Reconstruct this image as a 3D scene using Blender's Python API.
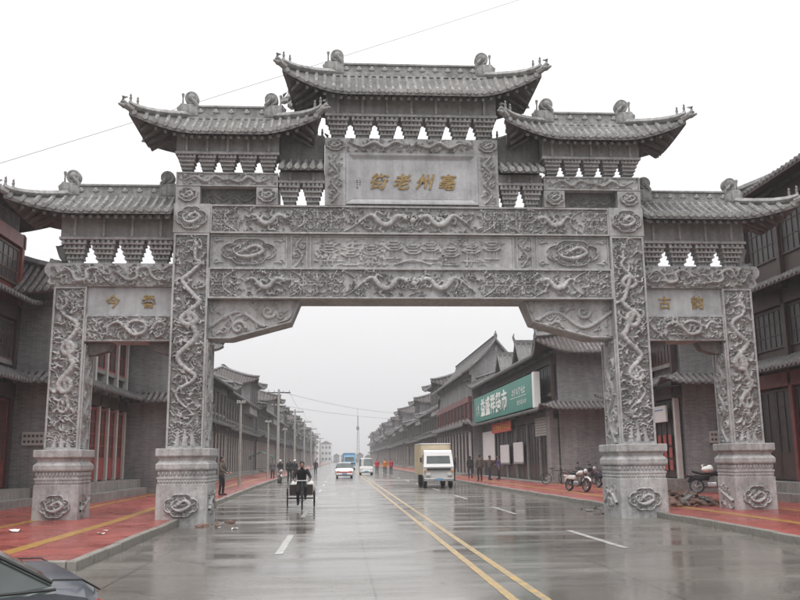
import bpy, bmesh, math, random
import numpy as np
from mathutils import Vector, Matrix, Euler
for o in list(bpy.data.objects): bpy.data.objects.remove(o, do_unlink=True)
sc = bpy.context.scene
COL = sc.collection
rad = math.radians

# ---------------------------------------------------------------- camera
cam_d = bpy.data.cameras.new('camera'); cam = bpy.data.objects.new('camera', cam_d); COL.objects.link(cam)
cam_d.sensor_width = 36.0; cam_d.lens = 36.0 * 849.56 / 800.0
cam_d.clip_start = 0.1; cam_d.clip_end = 6000
FW = Vector((0.06963057, 0.98040853, 0.18425715)); RT = Vector((0.99757025, -0.06885411, -0.01061688)); UP = Vector((-0.00227798, -0.18454871, 0.98282073))
M = Matrix((RT, UP, -FW)).transposed().to_4x4(); M.translation = Vector((-2.0711, -23.568, 1.65))
cam.matrix_world = M
sc.camera = cam

# ---------------------------------------------------------------- world, sun, exposure
SUN_EL, SUN_AZ = 66.0, 205.0          # a veiled sun high behind the camera
w = bpy.data.worlds.new('World'); sc.world = w; w.use_nodes = True
nt = w.node_tree; nt.nodes.clear()
sky = nt.nodes.new('ShaderNodeTexSky'); sky.sky_type = 'NISHITA'; sky.sun_disc = False
sky.sun_elevation = rad(SUN_EL); sky.sun_rotation = rad(SUN_AZ); sky.air_density = 1.0; sky.dust_density = 4.0
hs = nt.nodes.new('ShaderNodeHueSaturation'); hs.inputs['Saturation'].default_value = 0.12
mx = nt.nodes.new('ShaderNodeMix'); mx.data_type = 'RGBA'; mx.inputs[0].default_value = 0.90
mx.inputs[7].default_value = (7.55, 7.5, 7.56, 1)
bg = nt.nodes.new('ShaderNodeBackground'); bg.inputs[1].default_value = 0.118
wo = nt.nodes.new('ShaderNodeOutputWorld')
nt.links.new(sky.outputs[0], hs.inputs['Color']); nt.links.new(hs.outputs[0], mx.inputs[6])
tcw = nt.nodes.new('ShaderNodeTexCoord'); sxw = nt.nodes.new('ShaderNodeSeparateXYZ'); nt.links.new(tcw.outputs['Generated'], sxw.inputs[0])
mrw = nt.nodes.new('ShaderNodeMapRange'); mrw.inputs[1].default_value = 0.0; mrw.inputs[2].default_value = 1.0; mrw.inputs[3].default_value = 0.60; mrw.inputs[4].default_value = 1.62   # overcast: the zenith is the brightest
nt.links.new(sxw.outputs[2], mrw.inputs[0]); mlw = nt.nodes.new('ShaderNodeMix'); mlw.data_type = 'RGBA'; mlw.blend_type = 'MULTIPLY'; mlw.inputs[0].default_value = 1.0
nt.links.new(mx.outputs[2], mlw.inputs[6]); nt.links.new(mrw.outputs[0], mlw.inputs[7])
nt.links.new(mlw.outputs[2], bg.inputs[0]); nt.links.new(bg.outputs[0], wo.inputs[0])
sd = bpy.data.lights.new('sun', 'SUN'); sd.energy = 1.0; sd.angle = rad(30); sd.color = (1.0, 0.97, 0.94)
sun = bpy.data.objects.new('sun', sd); COL.objects.link(sun)
az = rad(SUN_AZ)
sdir = Vector((math.sin(az) * math.cos(rad(SUN_EL)), math.cos(az) * math.cos(rad(SUN_EL)), math.sin(rad(SUN_EL))))
sun.rotation_euler = sdir.to_track_quat('Z', 'Y').to_euler(); sun.location = sdir * 60
sc.view_settings.view_transform = 'Standard'; sc.view_settings.look = 'None'
sc.view_settings.exposure = 0.62; sc.view_settings.gamma = 1.0; sc.view_settings.use_curve_mapping = False
sc.render.engine = 'CYCLES'
sc.cycles.use_denoising = True
sc.cycles.max_bounces = 6; sc.cycles.diffuse_bounces = 3; sc.cycles.glossy_bounces = 3; sc.cycles.transmission_bounces = 4
sc.cycles.volume_bounces = 0; sc.cycles.caustics_reflective = False; sc.cycles.caustics_refractive = False

# ---------------------------------------------------------------- materials
MATS = {}
def newmat(name):
    m = bpy.data.materials.new(name); m.use_nodes = True; MATS[name] = m
    n = m.node_tree.nodes; b = n['Principled BSDF']
    return m, n, m.node_tree.links, b
def ramp(n, stops):
    r = n.new('ShaderNodeValToRGB'); e = r.color_ramp.elements
    while len(e) < len(stops): e.new(0.5)
    for k, (p, c) in zip(e, stops): k.position = p; k.color = (*c, 1) if len(c) == 3 else c
    return r
def coords(n, l, scale=(1, 1, 1), kind='Object'):
    t = n.new('ShaderNodeTexCoord'); mp = n.new('ShaderNodeMapping'); mp.inputs['Scale'].default_value = scale
    l.new(t.outputs[kind], mp.inputs[0]); return mp
def noise(n, l, src, scale, detail=5, rough=0.55):
    t = n.new('ShaderNodeTexNoise'); t.inputs['Scale'].default_value = scale; t.inputs['Detail'].default_value = detail
    t.inputs['Roughness'].default_value = rough; l.new(src.outputs[0], t.inputs['Vector']); return t
def mixc(n, l, a, b, fac, mode='MIX'):
    m = n.new('ShaderNodeMix'); m.data_type = 'RGBA'; m.blend_type = mode
    for s, v in ((m.inputs[6], a), (m.inputs[7], b)):
        if isinstance(v, tuple): s.default_value = (*v, 1)
        else: l.new(v, s)
    if isinstance(fac, float): m.inputs[0].default_value = fac
    else: l.new(fac, m.inputs[0])
    return m.outputs[2]
def bump(n, l, b, src, strength, dist=0.02):
    bp = n.new('ShaderNodeBump'); bp.inputs['Strength'].default_value = strength; bp.inputs['Distance'].default_value = dist
    l.new(src, bp.inputs['Height']); l.new(bp.outputs[0], b.inputs['Normal']); return bp
def plain(name, col, rough=0.7, var=0.15, scale=3.0, metal=0.0, bumpy=0.0, kind='Object', spec=0.5):
    m, n, l, b = newmat(name)
    mp = coords(n, l, kind=kind); t = noise(n, l, mp, scale)
    lo = tuple(c * (1 - var) for c in col); hi = tuple(min(1, c * (1 + var)) for c in col)
    r = ramp(n, [(0.3, lo), (0.7, hi)]); l.new(t.outputs[0], r.inputs[0]); l.new(r.outputs[0], b.inputs['Base Color'])
    b.inputs['Roughness'].default_value = rough; b.inputs['Metallic'].default_value = metal
    b.inputs['Specular IOR Level'].default_value = spec
    if bumpy:
        t2 = noise(n, l, mp, scale * 8, 4); bump(n, l, b, t2.outputs[0], bumpy)
    return m
def stone(name, c, streak=0.5, rough=0.82, mott=0.5):
    m, n, l, b = newmat(name)
    mp = coords(n, l); t = noise(n, l, mp, 1.3, 8, 0.66)
    r = ramp(n, [(0.28, tuple(v * 0.66 for v in c)), (0.5, c), (0.74, tuple(min(1, v * 1.22) for v in c))]); l.new(t.outputs[0], r.inputs[0])
    mp2 = coords(n, l, (3.2, 3.2, 0.22)); t2 = noise(n, l, mp2, 2.0, 5)
    r2 = ramp(n, [(0.36, (0.55, 0.54, 0.51)), (0.60, (1, 1, 1))]); l.new(t2.outputs[0], r2.inputs[0])
    col = mixc(n, l, r.outputs[0], r2.outputs[0], streak, 'MULTIPLY')
    t4 = noise(n, l, mp, 9.0, 6, 0.7); r4 = ramp(n, [(0.34, (0.55, 0.54, 0.52)), (0.5, (1, 1, 1)), (0.72, (1.22, 1.22, 1.22))]); l.new(t4.outputs[0], r4.inputs[0])
    col = mixc(n, l, col, r4.outputs[0], mott, 'MULTIPLY')
    t3 = noise(n, l, mp, 55, 3); r3 = ramp(n, [(0.3, (0.74, 0.74, 0.74)), (0.65, (1.12, 1.12, 1.12))]); l.new(t3.outputs[0], r3.inputs[0])
    col = mixc(n, l, col, r3.outputs[0], 0.7, 'MULTIPLY')
    l.new(col, b.inputs['Base Color']); b.inputs['Roughness'].default_value = rough
    bump(n, l, b, t3.outputs[0], 0.45, 0.014)
    return m
stone('stone', (0.45, 0.445, 0.447), 0.5, 0.82, 0.6)
stone('stone_mid', (0.33, 0.325, 0.325), 0.5)
stone('stone_smooth', (0.43, 0.432, 0.445), 0.35, 0.6, 0.2)
stone('stone_roof', (0.335, 0.333, 0.328), 0.6, 0.82, 0.95)
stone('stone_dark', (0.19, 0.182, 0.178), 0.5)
stone('tile_grey', (0.19, 0.185, 0.185), 0.5, 0.8, 0.9)
stone('kerb', (0.26, 0.245, 0.22), 0.3, 0.55)
stone('plinth', (0.27, 0.26, 0.25), 0.5)
stone('concrete_pole', (0.42, 0.41, 0.39), 0.4)
def brick(name, c1, c2, mortar, bw=0.26, bh=0.075):
    m, n, l, b = newmat(name)
    t = n.new('ShaderNodeTexCoord'); s = n.new('ShaderNodeSeparateXYZ'); l.new(t.outputs['Object'], s.inputs[0])
    a = n.new('ShaderNodeMath'); a.operation = 'ADD'; l.new(s.outputs[0], a.inputs[0]); l.new(s.outputs[1], a.inputs[1])
    cb = n.new('ShaderNodeCombineXYZ'); l.new(a.outputs[0], cb.inputs[0]); l.new(s.outputs[2], cb.inputs[1])
    bt = n.new('ShaderNodeTexBrick'); l.new(cb.outputs[0], bt.inputs['Vector']); bt.inputs['Scale'].default_value = 1.0
    bt.inputs['Brick Width'].default_value = bw; bt.inputs['Row Height'].default_value = bh; bt.inputs['Mortar Size'].default_value = 0.008
    bt.inputs['Color1'].default_value = (*c1, 1); bt.inputs['Color2'].default_value = (*c2, 1); bt.inputs['Mortar'].default_value = (*mortar, 1)
    mp = coords(n, l); nz = noise(n, l, mp, 0.55, 6, 0.6); r = ramp(n, [(0.32, (0.66, 0.65, 0.64)), (0.68, (1.15, 1.13, 1.12))]); l.new(nz.outputs[0], r.inputs[0])
    col = mixc(n, l, bt.outputs['Color'], r.outputs[0], 0.8, 'MULTIPLY')
    mp2 = coords(n, l, (2.5, 2.5, 0.2)); n2 = noise(n, l, mp2, 1.2, 5); r2 = ramp(n, [(0.38, (0.6, 0.6, 0.6)), (0.6, (1, 1, 1))]); l.new(n2.outputs[0], r2.inputs[0])
    col = mixc(n, l, col, r2.outputs[0], 0.5, 'MULTIPLY')
    l.new(col, b.inputs['Base Color']); b.inputs['Roughness'].default_value = 0.85
    bump(n, l, b, bt.outputs['Fac'], -0.4, 0.01)
brick('brick_grey', (0.315, 0.312, 0.318), (0.215, 0.215, 0.222), (0.37, 0.365, 0.365))
brick('brick_far', (0.33, 0.328, 0.335), (0.25, 0.25, 0.255), (0.37, 0.365, 0.37))
plain('red_wood', (0.17, 0.045, 0.038), 0.5, 0.3, 2.5, bumpy=0.15)
plain('dark_wood', (0.055, 0.032, 0.028), 0.55, 0.3, 2.5, bumpy=0.15)
plain('brown_wood', (0.12, 0.07, 0.055), 0.6, 0.3, 2.5, bumpy=0.1)
plain('post_pale', (0.50, 0.48, 0.46), 0.6, 0.15, 1.5)
plain('plaster', (0.62, 0.61, 0.60), 0.8, 0.08, 0.8)
plain('white_board', (0.75, 0.75, 0.75), 0.5, 0.04, 1.0)
plain('gold', (0.29, 0.195, 0.075), 0.5, 0.45, 9.0, metal=0.2)
plain('ink', (0.10, 0.09, 0.085), 0.7, 0.2, 9.0)
plain('sign_green', (0.015, 0.20, 0.15), 0.4, 0.1, 0.4)
plain('sign_white', (0.80, 0.80, 0.78), 0.5, 0.05, 1.0)
plain('banner_red', (0.62, 0.06, 0.03), 0.6, 0.1, 1.0)
plain('paper_red', (0.34, 0.075, 0.065), 0.8, 0.25, 5.0)
plain('banner_yellow', (0.85, 0.50, 0.06), 0.6, 0.1, 1.0)
plain('shutter', (0.36, 0.35, 0.33), 0.5, 0.12, 1.5)
plain('black_rubber', (0.022, 0.022, 0.023), 0.7, 0.2, 6)
plain('metal_dark', (0.06, 0.06, 0.065), 0.4, 0.2, 5, metal=0.6)
plain('metal_light', (0.45, 0.45, 0.46), 0.35, 0.15, 5, metal=0.8)
plain('car_grey', (0.075, 0.082, 0.098), 0.22, 0.08, 1.0)
plain('car_white', (0.72, 0.72, 0.71), 0.3, 0.05, 1.0)
plain('car_red', (0.42, 0.05, 0.04), 0.3, 0.1, 1.0)
plain('car_blue', (0.16, 0.33, 0.50), 0.4, 0.1, 1.0)
plain('box_yellow', (0.52, 0.44, 0.31), 0.6, 0.15, 1.5)
plain('lamp_clear', (0.6, 0.6, 0.58), 0.15, 0.1, 4)
plain('lamp_red', (0.35, 0.02, 0.02), 0.2, 0.1, 4)
plain('lamp_orange', (0.6, 0.22, 0.03), 0.2, 0.1, 4)
plain('skin', (0.40, 0.24, 0.18), 0.6, 0.1, 8)
plain('hair', (0.015, 0.013, 0.012), 0.6, 0.2, 20)
plain('cloth_black', (0.022, 0.022, 0.026), 0.9, 0.3, 6)
plain('cloth_navy', (0.03, 0.035, 0.055), 0.9, 0.3, 6)
plain('cloth_grey', (0.12, 0.12, 0.125), 0.9, 0.3, 6)
plain('cloth_brown', (0.10, 0.085, 0.07), 0.9, 0.3, 6)
plain('cloth_purple', (0.10, 0.07, 0.15), 0.9, 0.3, 6)
plain('cloth_red', (0.52, 0.04, 0.05), 0.9, 0.2, 6)
plain('cloth_white', (0.72, 0.72, 0.70), 0.9, 0.1, 6)
plain('rubble', (0.20, 0.125, 0.10), 0.9, 0.5, 5.0, bumpy=0.4)
plain('paper', (0.78, 0.78, 0.76), 0.7, 0.05, 6)
plain('foliage', (0.035, 0.05, 0.03), 0.8, 0.4, 1.0)
plain('far_wall', (0.62, 0.62, 0.62), 0.8, 0.06, 0.3)
def glass_mat(name, col, rough=0.08):
    m, n, l, b = newmat(name)
    mp = coords(n, l); t = noise(n, l, mp, 1.3, 3)
    r = ramp(n, [(0.35, tuple(c * 0.6 for c in col)), (0.65, tuple(c * 1.4 for c in col))]); l.new(t.outputs[0], r.inputs[0]); l.new(r.outputs[0], b.inputs['Base Color'])
    b.inputs['Roughness'].default_value = rough; b.inputs['Specular IOR Level'].default_value = 0.6
glass_mat('pane_dark', (0.035, 0.032, 0.034), 0.45)
glass_mat('pane_red', (0.075, 0.035, 0.032), 0.45)
glass_mat('car_glass', (0.06, 0.075, 0.072), 0.05)
plain('door_red', (0.30, 0.06, 0.05), 0.45, 0.25, 3.0)
plain('wire_grey', (0.30, 0.30, 0.31), 0.6, 0.1, 3.0)
plain('tarp_green', (0.03, 0.16, 0.09), 0.6, 0.2, 3.0)
# wet concrete carriageway
def road_mat():
    m, n, l, b = newmat('road')
    mp = coords(n, l); big = noise(n, l, mp, 0.22, 6, 0.6); fine = noise(n, l, mp, 9.0, 6, 0.7)
    mps = coords(n, l, (0.35, 1.6, 1.0)); st = noise(n, l, mps, 0.6, 5, 0.6)
    r = ramp(n, [(0.3, (0.12, 0.112, 0.10)), (0.7, (0.225, 0.212, 0.19))]); l.new(big.outputs[0], r.inputs[0])
    rf = ramp(n, [(0.3, (0.78, 0.78, 0.78)), (0.7, (1.1, 1.1, 1.1))]); l.new(fine.outputs[0], rf.inputs[0])
    col = mixc(n, l, r.outputs[0], rf.outputs[0], 0.8, 'MULTIPLY')
    # slab joints every 5 m along the street and hairline cracks
    t = n.new('ShaderNodeTexCoord'); s = n.new('ShaderNodeSeparateXYZ'); l.new(t.outputs['Object'], s.inputs[0])
    nz = noise(n, l, mp, 0.9, 4)
    def joint(src, period, off, wid, wob):
        a = n.new('ShaderNodeMath'); a.operation = 'MULTIPLY_ADD'; l.new(nz.outputs[0], a.inputs[0]); a.inputs[1].default_value = wob; l.new(src, a.inputs[2])
        a2 = n.new('ShaderNodeMath'); a2.operation = 'ADD'; l.new(a.outputs[0], a2.inputs[0]); a2.inputs[1].default_value = off
        p = n.new('ShaderNodeMath'); p.operation = 'PINGPONG'; l.new(a2.outputs[0], p.inputs[0]); p.inputs[1].default_value = period / 2
        c = n.new('ShaderNodeMath'); c.operation = 'LESS_THAN'; l.new(p.outputs[0], c.inputs[0]); c.inputs[1].default_value = wid; return c.outputs[0]
    j1 = joint(s.outputs[1], 4.6, 1.1, 0.016, 0.03); j2 = joint(s.outputs[0], 3.6, 1.62, 0.012, 0.03)
    j = n.new('ShaderNodeMath'); j.operation = 'MAXIMUM'; l.new(j1, j.inputs[0]); l.new(j2, j.inputs[1])
    vor = n.new('ShaderNodeTexVoronoi'); vor.feature = 'DISTANCE_TO_EDGE'; vor.inputs['Scale'].default_value = 0.23
    wv = n.new('ShaderNodeVectorMath'); wv.operation = 'ADD'; nz3 = noise(n, l, mp, 1.3, 5); l.new(mp.outputs[0], wv.inputs[0]); l.new(nz3.outputs['Color'], wv.inputs[1]); l.new(wv.outputs[0], vor.inputs['Vector'])
    ck = n.new('ShaderNodeMath'); ck.operation = 'LESS_THAN'; l.new(vor.outputs['Distance'], ck.inputs[0]); ck.inputs[1].default_value = 0.0022
    j3 = n.new('ShaderNodeMath'); j3.operation = 'MAXIMUM'; l.new(j.outputs[0], j3.inputs[0]); l.new(ck.outputs[0], j3.inputs[1])
    col = mixc(n, l, col, (0.07, 0.065, 0.06), j3.outputs[0])
    l.new(col, b.inputs['Base Color'])
    rr = ramp(n, [(0.36, (0.05,) * 3), (0.5, (0.16,) * 3), (0.66, (0.34,) * 3)]); l.new(st.outputs[0], rr.inputs[0]); l.new(rr.outputs[0], b.inputs['Roughness'])
    b.inputs['Specular IOR Level'].default_value = 0.6
    bn = n.new('ShaderNodeMath'); bn.operation = 'MULTIPLY_ADD'; l.new(fine.outputs[0], bn.inputs[0]); bn.inputs[1].default_value = 0.25; l.new(st.outputs[0], bn.inputs[2])
    bump(n, l, b, bn.outputs[0], 0.14, 0.02)
road_mat()
def paver_mat():
    m, n, l, b = newmat('pavers_red')
    mp = coords(n, l); bt = n.new('ShaderNodeTexBrick'); l.new(mp.outputs[0], bt.inputs['Vector']); bt.inputs['Scale'].default_value = 1.0
    bt.inputs['Brick Width'].default_value = 0.24; bt.inputs['Row Height'].default_value = 0.12; bt.inputs['Mortar Size'].default_value = 0.006
    bt.inputs['Color1'].default_value = (0.40, 0.098, 0.083, 1); bt.inputs['Color2'].default_value = (0.27, 0.062, 0.054, 1); bt.inputs['Mortar'].default_value = (0.12, 0.06, 0.05, 1)
    nz = noise(n, l, mp, 0.5, 6, 0.65); r = ramp(n, [(0.3, (0.7, 0.68, 0.66)), (0.7, (1.2, 1.15, 1.1))]); l.new(nz.outputs[0], r.inputs[0])
    col = mixc(n, l, bt.outputs['Color'], r.outputs[0], 0.8, 'MULTIPLY'); l.new(col, b.inputs['Base Color'])
    n2 = noise(n, l, mp, 0.8, 5); r2 = ramp(n, [(0.35, (0.2,) * 3), (0.65, (0.5,) * 3)]); l.new(n2.outputs[0], r2.inputs[0]); l.new(r2.outputs[0], b.inputs['Roughness'])
    bump(n, l, b, bt.outputs['Fac'], -0.5, 0.006)
paver_mat()
def paint_mat(name, c, base):
    m, n, l, b = newmat(name)
    mp = coords(n, l); t = noise(n, l, mp, 5.0, 7, 0.7); r = ramp(n, [(0.40, base), (0.58, c)]); l.new(t.outputs[0], r.inputs[0]); l.new(r.outputs[0], b.inputs['Base Color'])
    b.inputs['Roughness'].default_value = 0.35
paint_mat('paint_yellow', (0.46, 0.30, 0.085), (0.24, 0.205, 0.15))
paint_mat('paint_white', (0.50, 0.50, 0.48), (0.24, 0.23, 0.21))
paint_mat('pavers_yellow', (0.44, 0.25, 0.055), (0.32, 0.17, 0.05))
paint_mat('soil', (0.13, 0.115, 0.095), (0.08, 0.07, 0.06))

# ---------------------------------------------------------------- mesh helpers
class MB:
    def __init__(s): s.v = []; s.f = []
    def add(s, vs, fs):
        o = len(s.v); s.v += [tuple(p) for p in vs]; s.f += [tuple(i + o for i in f) for f in fs]; return s
    def box(s, x0, x1, y0, y1, z0, z1):
        return s.add([(x0, y0, z0), (x1, y0, z0), (x1, y1, z0), (x0, y1, z0), (x0, y0, z1), (x1, y0, z1), (x1, y1, z1), (x0, y1, z1)],
                     [(0, 3, 2, 1), (4, 5, 6, 7), (0, 1, 5, 4), (1, 2, 6, 5), (2, 3, 7, 6), (3, 0, 4, 7)])
    def bbox(s, x0, x1, y0, y1, z0, z1, b):       # box with chamfered edges
        bm = bmesh.new(); bmesh.ops.create_cube(bm, size=1)
        for v in bm.verts: v.co = Vector(((x0 + x1) / 2 + v.co.x * (x1 - x0), (y0 + y1) / 2 + v.co.y * (y1 - y0), (z0 + z1) / 2 + v.co.z * (z1 - z0)))
        bmesh.ops.bevel(bm, geom=bm.edges[:], offset=b, segments=2, affect='EDGES', profile=0.5)
        bm.verts.index_update(); s.add([v.co[:] for v in bm.verts], [[v.index for v in f.verts] for f in bm.faces]); bm.free(); return s
    def ringloft(s, rings, cap=True, closed=True):
        n = len(rings[0]); o = len(s.v)
        for r in rings: s.v += [tuple(p) for p in r]
        for i in range(len(rings) - 1):
            for j in range(n if closed else n - 1):
                a, b = o + i * n + j, o + i * n + (j + 1) % n
                s.f.append((a, b, b + n, a + n))
        if cap: s.f.append(tuple(o + j for j in range(n))[::-1]); s.f.append(tuple(o + (len(rings) - 1) * n + j for j in range(n)))
        return s
    def tube(s, pts, r, n=6, cap=True, squash=None):
        pts = [Vector(p) for p in pts]; rings = []
        for i, p in enumerate(pts):
            t = (pts[min(i + 1, len(pts) - 1)] - pts[max(i - 1, 0)]).normalized()
            a = Vector((0, 0, 1)) if abs(t.z) < 0.9 else Vector((1, 0, 0))
            u = t.cross(a).normalized(); w_ = t.cross(u).normalized()
            rr = r[i] if isinstance(r, (list, tuple)) else r
            rings.append([p + (u * math.cos(k * 2 * math.pi / n) + w_ * math.sin(k * 2 * math.pi / n)) * rr for k in range(n)])
        return s.ringloft(rings, cap)
    def lathe(s, prof, c=(0, 0, 0), n=16, axis='z', cap=True):
        rings = []
        for r, z in prof:
            ring = []
            for k in range(n):
                a = 2 * math.pi * k / n; x, y = r * math.cos(a), r * math.sin(a)
                q = {'z': (x, y, z), 'x': (z, x, y), 'y': (y, z, x)}[axis]
                ring.append((q[0] + c[0], q[1] + c[1], q[2] + c[2]))
            rings.append(ring)
        return s.ringloft(rings, cap)
    def prism(s, poly, y0, y1):                   # polygon in xz extruded along y
        n = len(poly); o = len(s.v)
        s.v += [(x, y0, z) for x, z in poly] + [(x, y1, z) for x, z in poly]
        s.f.append(tuple(o + i for i in range(n))); s.f.append(tuple(o + n + i for i in range(n))[::-1])
        for i in range(n):
            j = (i + 1) % n; s.f.append((o + i, o + n + i, o + n + j, o + j))
        return s
    def ell(s, c, r, nu=10, nv=6):
        rings = []
        for i in range(nv + 1):
            a = math.pi * (i / nv - 0.5); q = max(math.cos(a), 0.02)
            rings.append([(c[0] + r[0] * q * math.cos(2 * math.pi * k / nu), c[1] + r[1] * q * math.sin(2 * math.pi * k / nu), c[2] + r[2] * math.sin(a)) for k in range(nu)])
        return s.ringloft(rings)
    def xf(s, fn, start=0):
        for i in range(start, len(s.v)): s.v[i] = tuple(fn(*s.v[i]))
        return s
    def mesh(s, name, mat, smooth=False):
        me = bpy.data.meshes.new(name); me.from_pydata(s.v, [], s.f)
        bm = bmesh.new(); bm.from_mesh(me); bmesh.ops.recalc_face_normals(bm, faces=bm.faces); bm.to_mesh(me); bm.free()
        me.materials.append(MATS[mat])
        if smooth:
            me.polygons.foreach_set('use_smooth', [True] * len(me.polygons))
            if smooth is not True: me.set_sharp_from_angle(angle=rad(smooth))
        me.update(); return me
    def build(s, name, mat, parent=None, smooth=False, **kw):
        return link(name, s.mesh(name, mat, smooth), parent, **kw)
def link(name, data, parent=None, loc=None, rz=0, scale=None, **props):
    o = bpy.data.objects.new(name, data); COL.objects.link(o); o.parent = parent
    if loc is not None: o.location = loc
    if rz: o.rotation_euler = (0, 0, rz)
    if scale is not None: o.scale = scale
    for k, v in props.items(): o[k] = v
    return o
def empty(name, label, cat, loc=(0, 0, 0), rz=0, group=None):
    o = link(name, None, None, loc, rz); o.empty_display_size = 0.3
    o['label'] = label; o['category'] = cat
    if group: o['group'] = group
    return o
def copy_tree(o, parent=None, loc=None, rz=None, label=None):
    c = o.copy(); COL.objects.link(c); c.parent = parent
    if loc is not None: c.location = loc
    if rz is not None: c.rotation_euler = (0, 0, rz)
    if label: c['label'] = label
    for ch in list(o.children): copy_tree(ch, c)
    return c
def text_mesh(ch, size, depth, mat, bold=0.0, shear=0.0):
    cu = bpy.data.curves.new('txt', 'FONT'); cu.body = ch; cu.size = size; cu.extrude = depth; cu.offset = bold; cu.shear = shear
    cu.align_x = 'CENTER'; cu.align_y = 'CENTER'; cu.resolution_u = 2
    ob = bpy.data.objects.new('txt', cu); COL.objects.link(ob)
    me = bpy.data.meshes.new_from_object(ob.evaluated_get(bpy.context.evaluated_depsgraph_get()))
    bpy.data.objects.remove(ob); bpy.data.curves.remove(cu)
    xs = [v.co.x for v in me.vertices]; ys = [v.co.y for v in me.vertices]
    if xs:
        cx, cy = (min(xs) + max(xs)) / 2, (min(ys) + max(ys)) / 2
        for v in me.vertices: v.co.x -= cx; v.co.y -= cy
    me.materials.clear(); me.materials.append(MATS[mat]); return me

# ---------------------------------------------------------------- setting: ground, carriageway, pavements
def sheet(name, poly, z, mat, parent=None, **kw):
    b = MB(); b.add([(x, y, z) for x, y in poly], [tuple(range(len(poly)))]); return b.build(name, mat, parent, **kw)
sheet('ground', [(-2500, -400), (2500, -400), (2500, 3500), (-2500, 3500)], -0.06, 'soil', kind='structure')
sheet('road', [(-70, -70), (70, -70), (70, 430), (-70, 430)], 0.0, 'road', kind='structure')
def lerp(a, b, t): return a + (b - a) * t
KL = [(-6.12, -9.6), (-6.3, 0.0), (-6.75, 9.0), (-7.2, 30.0), (-7.4, 60.0), (-7.4, 420.0)]
KR = [(6.35, -9.6), (6.6, -4.0), (6.6, 6.0), (6.3, 28.0), (6.3, 60.0), (6.3, 420.0)]
def kx(K, y):
    for (x0, y0), (x1, y1) in zip(K, K[1:]):
        if y <= y1: return lerp(x0, x1, (y - y0) / (y1 - y0))
    return K[-1][0]
for K, sg, far in ((KL, -1, -40.0), (KR, 1, 40.0)):
    inner = [(x + sg * 0.16, y) for x, y in K]
    poly = inner + [(far, 420), (far, -9.44)]
    poly[0] = (K[0][0] + sg * 0.16, -9.44)
    if sg < 0: poly = poly[::-1]
    n = len(poly); b = MB()
    b.add([(x, y, 0.15) for x, y in poly] + [(x, y, -0.05) for x, y in poly], [tuple(range(n))] + [(i, (i + 1) % n, n + (i + 1) % n, n + i) for i in range(n)])
    pv = b.build('pavement', 'pavers_red', None, kind='structure')
    # yellow paving bands
    for xo, wd in ((1.45, 0.30), (3.75, 0.26)):
        for (xa, ya), (xb, yb) in zip(K, K[1:]):
            q = [(xa + sg * xo, ya if ya > -9 else -9.4), (xa + sg * (xo + wd), ya if ya > -9 else -9.4), (xb + sg * (xo + wd), yb), (xb + sg * xo, yb)]
            sheet('paving_band', q if sg > 0 else q[::-1], 0.154, 'pavers_yellow', pv)
    # kerb stones, one by one near the gate, a plain run beyond
    rng = random.Random(5 + sg); y = -9.6
    while y < 36:
        L = 0.98; ya, yb = y + 0.012, y + L - 0.012; xa, xb = kx(K, ya), kx(K, yb); dz = rng.uniform(-0.012, 0.008); dx = rng.uniform(-0.015, 0.015)
        k = MB(); k.bbox(-0.08, 0.08, 0, yb - ya, -0.20, 0.162, 0.018)
        o = k.build('kerb_stone', 'kerb', pv, loc=((xa + xb) / 2 + sg * 0.075 + dx, ya, dz)); o.rotation_euler = (0, 0, -math.atan2(xb - xa, yb - ya))
        y += L
    b = MB()
    for (xa, ya), (xb, yb) in ((( kx(K, 36), 36), (K[-2])), (K[-2], K[-1])):
        if yb <= ya: continue
        b.add([(xa, ya, -.05), (xa + sg * .16, ya, -.05), (xa + sg * .16, ya, .16), (xa, ya, .16), (xb, yb, -.05), (xb + sg * .16, yb, -.05), (xb + sg * .16, yb, .16), (xb, yb, .16)],
              [(0, 1, 2, 3), (4, 5, 6, 7), (0, 1, 5, 4), (1, 2, 6, 5), (2, 3, 7, 6), (3, 0, 4, 7)])
    b.build('kerb_run', 'kerb', pv)
    for i in range(14):                            # kerb return round the corner, facing the cross street
        k = MB(); k.bbox(0.012, 0.968, -0.08, 0.08, -0.20, 0.162, 0.018)
        x0 = K[0][0] + sg * (0.17 + i * 0.98)
        k.build('kerb_stone', 'kerb', pv, loc=(x0 if sg > 0 else x0 - 0.98, -9.52, rng.uniform(-0.01, 0.006)))
for xc in (-0.02, 0.36):
    b = MB()
    ys = [-40 + 2.0 * i for i in range(0, 211)]
    for ya, yb in zip(ys, ys[1:]): b.add([(xc - .06, ya, .004), (xc + .06, ya, .004), (xc + .06, yb, .004), (xc - .06, yb, .004)], [(0, 1, 2, 3)])
    b.build('centre_line', 'paint_yellow', None, kind='structure')
road_ob = bpy.data.objects['road']
for xc in (-3.17, 3.17):
    y = -37.7
    while y < 150:
        sheet('lane_dash', [(xc - .07, y), (xc + .07, y), (xc + .07, y + 4.0), (xc - .07, y + 4.0)], 0.004, 'paint_white', road_ob); y += 10.0

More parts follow.
